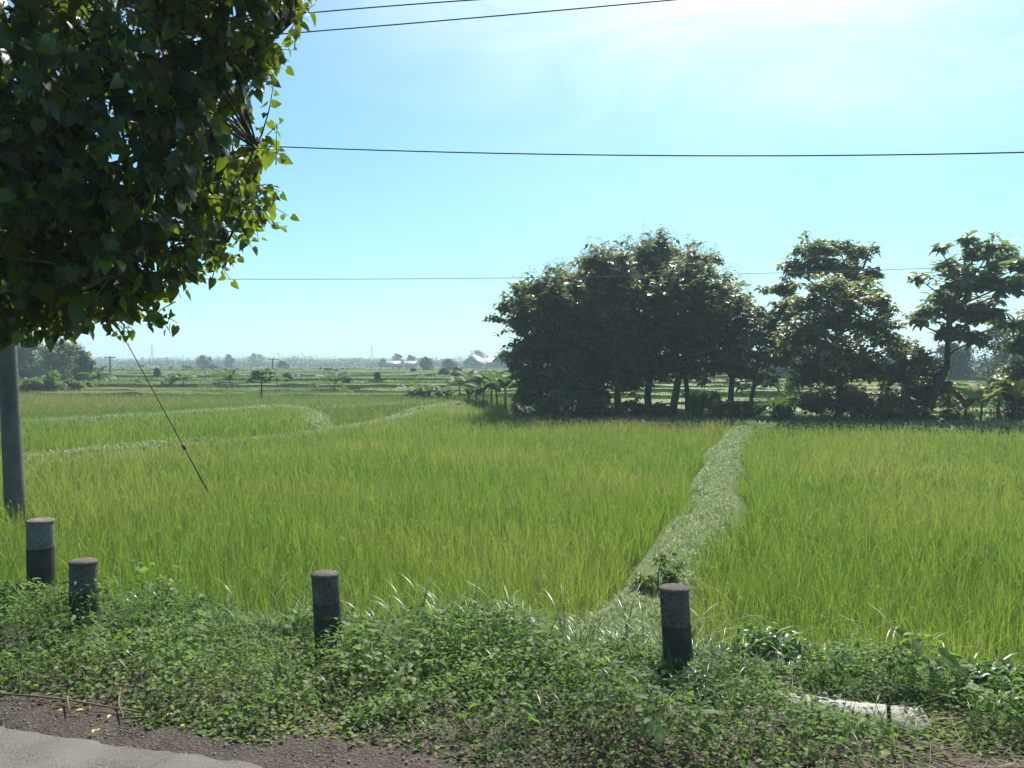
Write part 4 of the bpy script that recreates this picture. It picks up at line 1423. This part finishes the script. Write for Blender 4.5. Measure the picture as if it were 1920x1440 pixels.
# ------------------------------------------------------------------ trees in the middle distance and far away
def far_tree(px, top, base, wpx, Y, label, mat='far_leaf', name='distant_tree', group=None, n=900, bare=0.22, conic=False):
    p = at(px, base, Y)
    p[2] = float(tz(p[0], p[1])) if abs(p[2] - float(tz(p[0], p[1]))) < 3 else p[2]
    H = at(px, top, Y)[2] - p[2]
    Wd = wpx * Y / F / 2
    root = thing(name, label, 'tree', tuple(p), group)
    tb, lb_ = MB(), MB()
    tube(tb, [p - np.array([0, 0, .2]), p + np.array([0, 0, H * 0.5]), p + np.array([Wd * .1, 0, H * 0.8])], np.array([0.045, 0.03, 0.012]) * H * 0.7, 7)
    nc = 13
    C, RR = [], []
    for i in range(nc):
        u = (i + 0.5) / nc
        wv = (1 - u * 0.85) if conic else math.sin(math.pi * min(0.97, 0.22 + 0.72 * u)) ** 0.7
        a = i * 2.4 + random.random()
        rr = math.sqrt(random.random()) * Wd * wv * 0.75
        c = p + np.array([math.cos(a) * rr, math.sin(a) * rr, H * (bare + (1 - bare) * u * 0.92)])
        C.append(c)
        RR.append(Wd * wv * random.uniform(0.34, 0.52))
        tube(tb, [p + np.array([0, 0, H * (bare * 0.8 + 0.5 * u * (1 - bare))]), c], [0.012 * H, 0.005 * H], 5, cap=False)
    C, RR = np.array(C), np.array(RR)
    k = rng.integers(0, nc, n)
    d = rdir(n)
    P = C[k] + d * (RR[k] * (0.5 + 0.6 * rng.random(n)))[:, None] * np.array([1, 1, 0.8])
    P[:, 2] = np.minimum(P[:, 2], p[2] + H)
    l = np.clip(Y * 2.6 / F, 0.25, 1.6) * rng.uniform(0.7, 1.5, n)
    az = rng.uniform(0, 6.28, n)
    stamp(lb_, OVAL_V, OVAL_T, P, np.stack([np.cos(az), np.sin(az), rng.normal(-0.4, 0.5, n)], -1), d + np.array([0, 0, 0.6]) + rdir(n) * 0.6, l, l * 0.6,
          np.clip(rng.normal(0.5, 0.15, nc)[k] + rng.normal(0, 0.2, n), 0, 1))
    tb.build('trunk', M['bark'], root)
    lb_.build('crown', M[mat], root)
    return root


# left edge: dark trees and bright bushes by the pole
far_tree(118, 632, 716, 110, 96, 'broad dark tree behind the bushes at the left edge', 'teak_leaf', n=7000, bare=0.03)
far_tree(58, 622, 714, 100, 100, 'tall dark tree just right of the utility pole', 'teak_leaf', n=7000, bare=0.03)
far_tree(160, 652, 716, 50, 93, 'lower dark tree at the right end of the left clump', 'teak_leaf', n=3500, bare=0.04)
far_tree(18, 640, 716, 60, 98, 'dark tree half hidden behind the utility pole', 'teak_leaf', n=3500, bare=0.03)
for a, c, h, w, Y, lab in ((62, 744, 34, 46, 68, 'rounded bright bush nearest the utility pole'), (98, 744, 48, 56, 69, 'tallest bright bush of the clump at the left edge'),
                           (132, 742, 28, 50, 70, 'low pale bush at the right end of the left clump'), (160, 735, 22, 40, 76, 'small pale bush in front of the left dark trees')):
    leafy_shrub(a, c, Y, h, w, lab, 1300, 0.28, 'bush_leaf', name='bush', cat='bush')

FT = 'lone trees before the far woods'
for a, tp, bs, w, Y, lab, cn in (
        (382, 665, 702, 42, 240, 'dark spreading tree standing out left of centre in the far fields', False), (430, 663, 694, 20, 330, 'narrow tall tree between the dark spreading tree and the dome', False),
        (478, 661, 692, 40, 430, 'dome-shaped tree rising above the far woods', False), (530, 676, 702, 26, 260, 'low tree in the fields right of the dome-shaped tree', False),
        (745, 661, 696, 30, 345, 'tall dark tree behind the low tin-roofed shed', False), (718, 672, 696, 22, 349, 'shorter tree left of the tall dark tree by the shed', False),
        (770, 664, 694, 22, 351, 'slim round-topped tree between the two low sheds', False), (800, 667, 698, 30, 190, 'bushy tree right of the second low shed', False),
        (842, 673, 700, 46, 200, 'wide dark tree left of the tin-roofed houses', False), (896, 656, 692, 54, 367, 'big rounded tree rising behind the tin-roofed houses', False),
        (927, 669, 692, 12, 360, 'thin pointed tree right of the big rounded tree', True), (834, 690, 714, 26, 120, 'small round tree in the fields left of the banana row', False),
        (856, 688, 718, 24, 112, 'small dark tree just behind the banana row', False), (617, 690, 706, 20, 180, 'low pale tree in the middle of the far terraces', False),
        (510, 692, 706, 30, 180, 'wide low tree behind the papaya', False), (352, 686, 704, 26, 230, 'low bush-like tree left of the dark spreading tree', False),
        (400, 684, 703, 30, 225, 'low tree just right of the dark spreading tree', False), (775, 690, 706, 14, 150, 'small sapling-like tree below the second shed', False)):
    far_tree(a, tp, bs, w, Y, lab, 'far_leaf', group=FT, n=1000, bare=0.10, conic=cn)
for a, tp, bs, w, Y, lab in ((1880, 600, 712, 150, 92, 'bluish broad tree far behind the rightmost teak'), (1990, 590, 712, 140, 95, 'tall tree beyond the right edge of the photograph'), (1790, 640, 712, 110, 98, 'low dark tree far behind the gap left of the rightmost teak'),
                             (1690, 636, 712, 90, 104, 'distant tree seen between the pale tree and the rightmost teak'), (1480, 660, 712, 110, 112, 'distant dark tree seen through the gap at the path end'), (1360, 668, 712, 100, 118, 'distant tree seen under the right end of the grove')):
    far_tree(a, tp, bs, w, Y, lab, 'far_leaf', group='trees far behind the grove', n=6000, bare=0.02)
for a, tp, bs, Y, lab in ((295, 690, 716, 100, 'thin sapling left of the banana pair in the terraces'), (708, 697, 721, 92, 'thin bare-stemmed sapling in the middle of the terraces'), (650, 708, 722, 86, 'leaning sapling right of the white rags'), (538, 700, 722, 88, 'thin sapling beside the papaya')):
    far_tree(a, tp, bs, 14, Y, lab, 'far_leaf', 'sapling', 'thin saplings in the terraces', 260, 0.5)

# far woods: one mass along the horizon
mb = MB()
for Yc, n, hh, lf in ((390, 8200, 4.2, 1.0), (480, 14000, 6.0, 1.2), (600, 16000, 7.8, 1.5), (780, 16000, 11, 2.0), (980, 16000, 16, 2.4)):
    x = rng.uniform(-0.95, 0.95, n) * Yc
    prof = hh * (0.60 + 0.16 * wob(x / Yc * 16, 0 * x + Yc * 0.01, 1.0, Yc) + 0.22 * wob(x / Yc * 60, 0 * x, 1.0, Yc * 1.3) + 0.12 * wob(x / Yc * 170, 0 * x, 1.0, Yc * 0.7))
    if Yc == 380:
        keep = wob(x / Yc * 9, 0 * x, 1.0, 3) > -0.1
        x, prof = x[keep], prof[keep]
        n = len(x)
    y = Yc + rng.uniform(-0.04, 0.06, n) * Yc
    u = rng.random(n) ** 0.55
    z = tz(x, y) + np.maximum(prof, 1.0) * u
    az = rng.uniform(0, 6.28, n)
    l = lf * rng.uniform(0.7, 1.5, n)
    stamp(mb, OVAL_V, OVAL_T, np.stack([x, y, z], -1), np.stack([np.cos(az), np.sin(az), rng.normal(-0.2, 0.5, n)], -1), np.stack([rng.normal(0, .6, n), rng.normal(-0.3, .6, n), np.ones(n)], -1), l, l * 0.7,
          np.clip(0.5 + 0.3 * wob(x / Yc * 90, 0 * x, 1, 5) + rng.normal(0, 0.2, n), 0, 1))
tag(mb.build('far_woods', M['far_leaf']), kind='stuff')
mb = MB()                                    # scrub scattered over the far fields
n = 5200
y = rng.uniform(150, 420, n)
x = rng.uniform(-0.7, 0.2, n) * y
k = wob(x * 0.06, y * 0.08, 1.0, 4) > 0.30
x, y = x[k], y[k]
n = len(x)
az = rng.uniform(0, 6.28, n)
l = rng.uniform(0.5, 1.1, n)
stamp(mb, OVAL_V, OVAL_T, np.stack([x, y, tz(x, y) + rng.uniform(0.1, 1.3, n)], -1), np.stack([np.cos(az), np.sin(az), rng.normal(0, 0.5, n)], -1), np.stack([rng.normal(0, .6, n), rng.normal(0, .6, n), np.ones(n)], -1), l, l * 0.7)
tag(mb.build('far_scrub', M['far_leaf']), kind='stuff')


# ------------------------------------------------------------------ houses, sheds, towers, far poles, white rags
def house(px, base, Y, w, d, h, rh, rz, label, cat='house', name='house', open_front=False):
    p = at(px, base, Y)
    p[2] = float(tz(p[0], p[1]))
    root = thing(name, label, cat, tuple(p))
    ca, sa_ = math.cos(rz), math.sin(rz)

    def W(q):
        q = np.asarray(q, float)
        return np.stack([p[0] + q[:, 0] * ca - q[:, 1] * sa_, p[1] + q[:, 0] * sa_ + q[:, 1] * ca, p[2] + q[:, 2]], -1)
    b = MB()
    hw, hd = w / 2, d / 2
    V = W([(-hw, -hd, -.1), (hw, -hd, -.1), (hw, hd, -.1), (-hw, hd, -.1), (-hw, -hd, h), (hw, -hd, h), (hw, hd, h), (-hw, hd, h), (-hw, 0, h + rh), (hw, 0, h + rh)])
    b.add(V, np.array([[0, 1, 5, 4], [2, 3, 7, 6]]))
    b.F.append(np.array([[1, 2, 6, 9, 5], [3, 0, 4, 8, 7]]) + 0)
    b.M.append(np.zeros(2))
    b.build('wall', M['old_wall'], root)
    b = MB()
    o, t_ = 0.5, 0.12
    sl_ = rh / hd
    for sgn in (-1, 1):
        e = hd + o
        ze = h - o * sl_ + 0.03
        zr = h + rh + 0.03
        V = W([(-hw - o, sgn * e, ze), (hw + o, sgn * e, ze), (hw + o, 0, zr), (-hw - o, 0, zr), (-hw - o, sgn * e, ze + t_), (hw + o, sgn * e, ze + t_), (hw + o, 0, zr + t_), (-hw - o, 0, zr + t_)])
        b.add(V, BOXF)
    b.build('roof', M['tin_roof'], root)
    for x0, wd_, z0, z1, nm in ((-w * 0.22, 0.9, 0.0, 2.0, 'door'), (w * 0.2, 1.1, 0.9, 1.9, 'window')):
        if h > 2.1:
            b = MB()
            V = W([(x0 - wd_ / 2, -hd - 0.04, z0), (x0 + wd_ / 2, -hd - 0.04, z0), (x0 + wd_ / 2, -hd - 0.003, z0), (x0 - wd_ / 2, -hd - 0.003, z0), (x0 - wd_ / 2, -hd - 0.04, z1), (x0 + wd_ / 2, -hd - 0.04, z1), (x0 + wd_ / 2, -hd - 0.003, z1), (x0 - wd_ / 2, -hd - 0.003, z1)])
            b.add(V, BOXF)
            b.build(nm, M['dark_opening'], root)
    return root


house(890, 703, 300, 5.5, 5.6, 2.4, 2.2, R(66), 'house with a steep bright roof slope left of its neighbours')
house(914, 701, 310, 5.0, 4.6, 2.2, 1.7, R(6), 'house with its tin roof facing the fields, middle one of three')
house(945, 700, 290, 6.0, 5.6, 2.6, 2.4, R(60), 'dark gabled house half hidden behind the left edge of the grove')
house(737, 697, 330, 4.6, 3.6, 1.9, 1.0, R(12), 'low shed with a pale tin roof under the tall dark tree', 'shed', 'shed')
house(770, 696, 335, 4.2, 3.6, 1.9, 1.0, R(-9), 'low shed with a pale tin roof right of the other one', 'shed', 'shed')


def tower(px, top, Y, label):
    p = at(px, 690, Y)
    p[2] = float(tz(p[0], p[1]))
    H = at(px, top, Y)[2] - p[2]
    root = thing('lattice_tower', label, 'transmission tower', tuple(p), 'lattice towers above the far woods')
    b = MB()
    w0, w1 = H * 0.11, H * 0.026
    nlev = 9
    lev = np.linspace(0, 0.97, nlev)
    wd_ = w0 + (w1 - w0) * np.minimum(1, lev / 0.7)
    cs = [(-1, -1), (1, -1), (1, 1), (-1, 1)]
    th_ = H * 0.004
    for sx, sy in cs:
        tube(b, [p + np.array([sx * w, sy * w, H * l]) for l, w in zip(lev, wd_)], th_ * 1.4, 4)
    for i in range(nlev - 1):
        for j in range(4):
            a, c = cs[j], cs[(j + 1) % 4]
            A0 = p + np.array([a[0] * wd_[i], a[1] * wd_[i], H * lev[i]])
            C1 = p + np.array([c[0] * wd_[i + 1], c[1] * wd_[i + 1], H * lev[i + 1]])
            A1 = p + np.array([a[0] * wd_[i + 1], a[1] * wd_[i + 1], H * lev[i + 1]])
            C0 = p + np.array([c[0] * wd_[i], c[1] * wd_[i], H * lev[i]])
            tube(b, [A0, C1], th_, 4)
            tube(b, [C0, A1], th_, 4)
    tube(b, [p + np.array([0, 0, H * 0.95]), p + np.array([0, 0, H])], th_ * 1.6, 4)
    b.build('lattice_mast', M['steel'], root)
    for l in (0.72, 0.82, 0.92):
        b = MB()
        tube(b, [p + np.array([-H * 0.10, 0, H * l]), p + np.array([0, 0, H * (l + 0.018)]), p + np.array([H * 0.10, 0, H * l])], th_ * 1.7, 4)
        b.build('crossarm', M['steel'], root)
    return root


tower(285, 646, 1000, 'tall lattice tower above the woods at left, left one of two')
tower(697, 647, 1000, 'tall lattice tower above the woods near the middle, right one of two')


def far_pole(px, top, base, Y, label):
    p = at(px, base, Y)
    p[2] = float(tz(p[0], p[1]))
    H = at(px, top, Y)[2] - p[2]
    root = thing('utility_pole', label, 'utility pole', tuple(p), 'wooden poles far out in the fields')
    b = MB()
    tube(b, [p, p + np.array([0.02 * H, 0, H])], [0.14, 0.10], 8)
    b.build('pole_shaft', M['bark'], root)
    b = MB()
    box(b, p + np.array([0.02 * H, 0, H * 0.95]), (1.9, 0.12, 0.12))
    b.build('crossarm', M['bark'], root)


far_pole(206, 668, 712, 130, 'thin dark pole with crossarm in the far field at left')
far_pole(511, 672, 709, 150, 'thin dark pole with crossarm behind the papaya')

for i, (a, c, h, Y) in enumerate(((449, 716, 7, 105), (464, 715, 5, 108), (549, 720, 8, 95), (559, 719, 8, 96), (576, 715, 6, 104), (593, 720, 7, 95), (611, 717, 7, 98), (629, 721, 11, 92), (640, 717, 8, 98), (384, 716, 12, 100), (655, 714, 6, 102), (1060, 745, 5, 60), (394, 727, 5, 84), (812, 724, 6, 88))):
    if a == 1060:
        continue
    p = at(a, c, Y)
    p[2] = float(tz(p[0], p[1])) + 0.70
    top_z = 1.15 * h * Y / F
    w = h * 0.48 * Y / F
    root = thing('scare_rag', 'small white rag hung on a stick in the terraces to scare birds', 'rag', tuple(p), 'white bird-scaring rags in the terraces')
    b = MB()
    tube(b, [p - np.array([0, 0, .8]), p + np.array([0, 0, top_z * 1.12])], 0.02, 6)
    b.build('stick', M['bark'], root)
    b = MB()
    K = 5
    zz = np.linspace(0.25, 1.05, K) * top_z
    ang = np.linspace(0, 2 * np.pi, 9, endpoint=False)
    lathe(b, p, [(w * (0.75 - 0.6 * k / (K - 1)) * random.uniform(0.8, 1.2), zz[k]) for k in range(K)], 9, lean=(random.gauss(0, 0.12), 0))
    b.build('rag', M['white_rag'], root)

# ------------------------------------------------------------------ haze: the air between here and the far woods
b = MB()
box(b, (0, 500, 21), (2760, 1640, 48))
hz = b.build('haze', [])
hm, HN, HL = mat_new('haze')
HN.remove(HN["Principled BSDF"])
pv = HN.new("ShaderNodeVolumePrincipled")
pv.inputs['Color'].default_value = (0.66, 0.84, 1.0, 1)
pv.inputs['Density'].default_value = 0.0009
pv.inputs['Anisotropy'].default_value = 0.2
HL.new(pv.outputs[0], HN["Material Output"].inputs['Volume'])
hz.data.materials.append(hm)
tag(hz, kind='stuff')
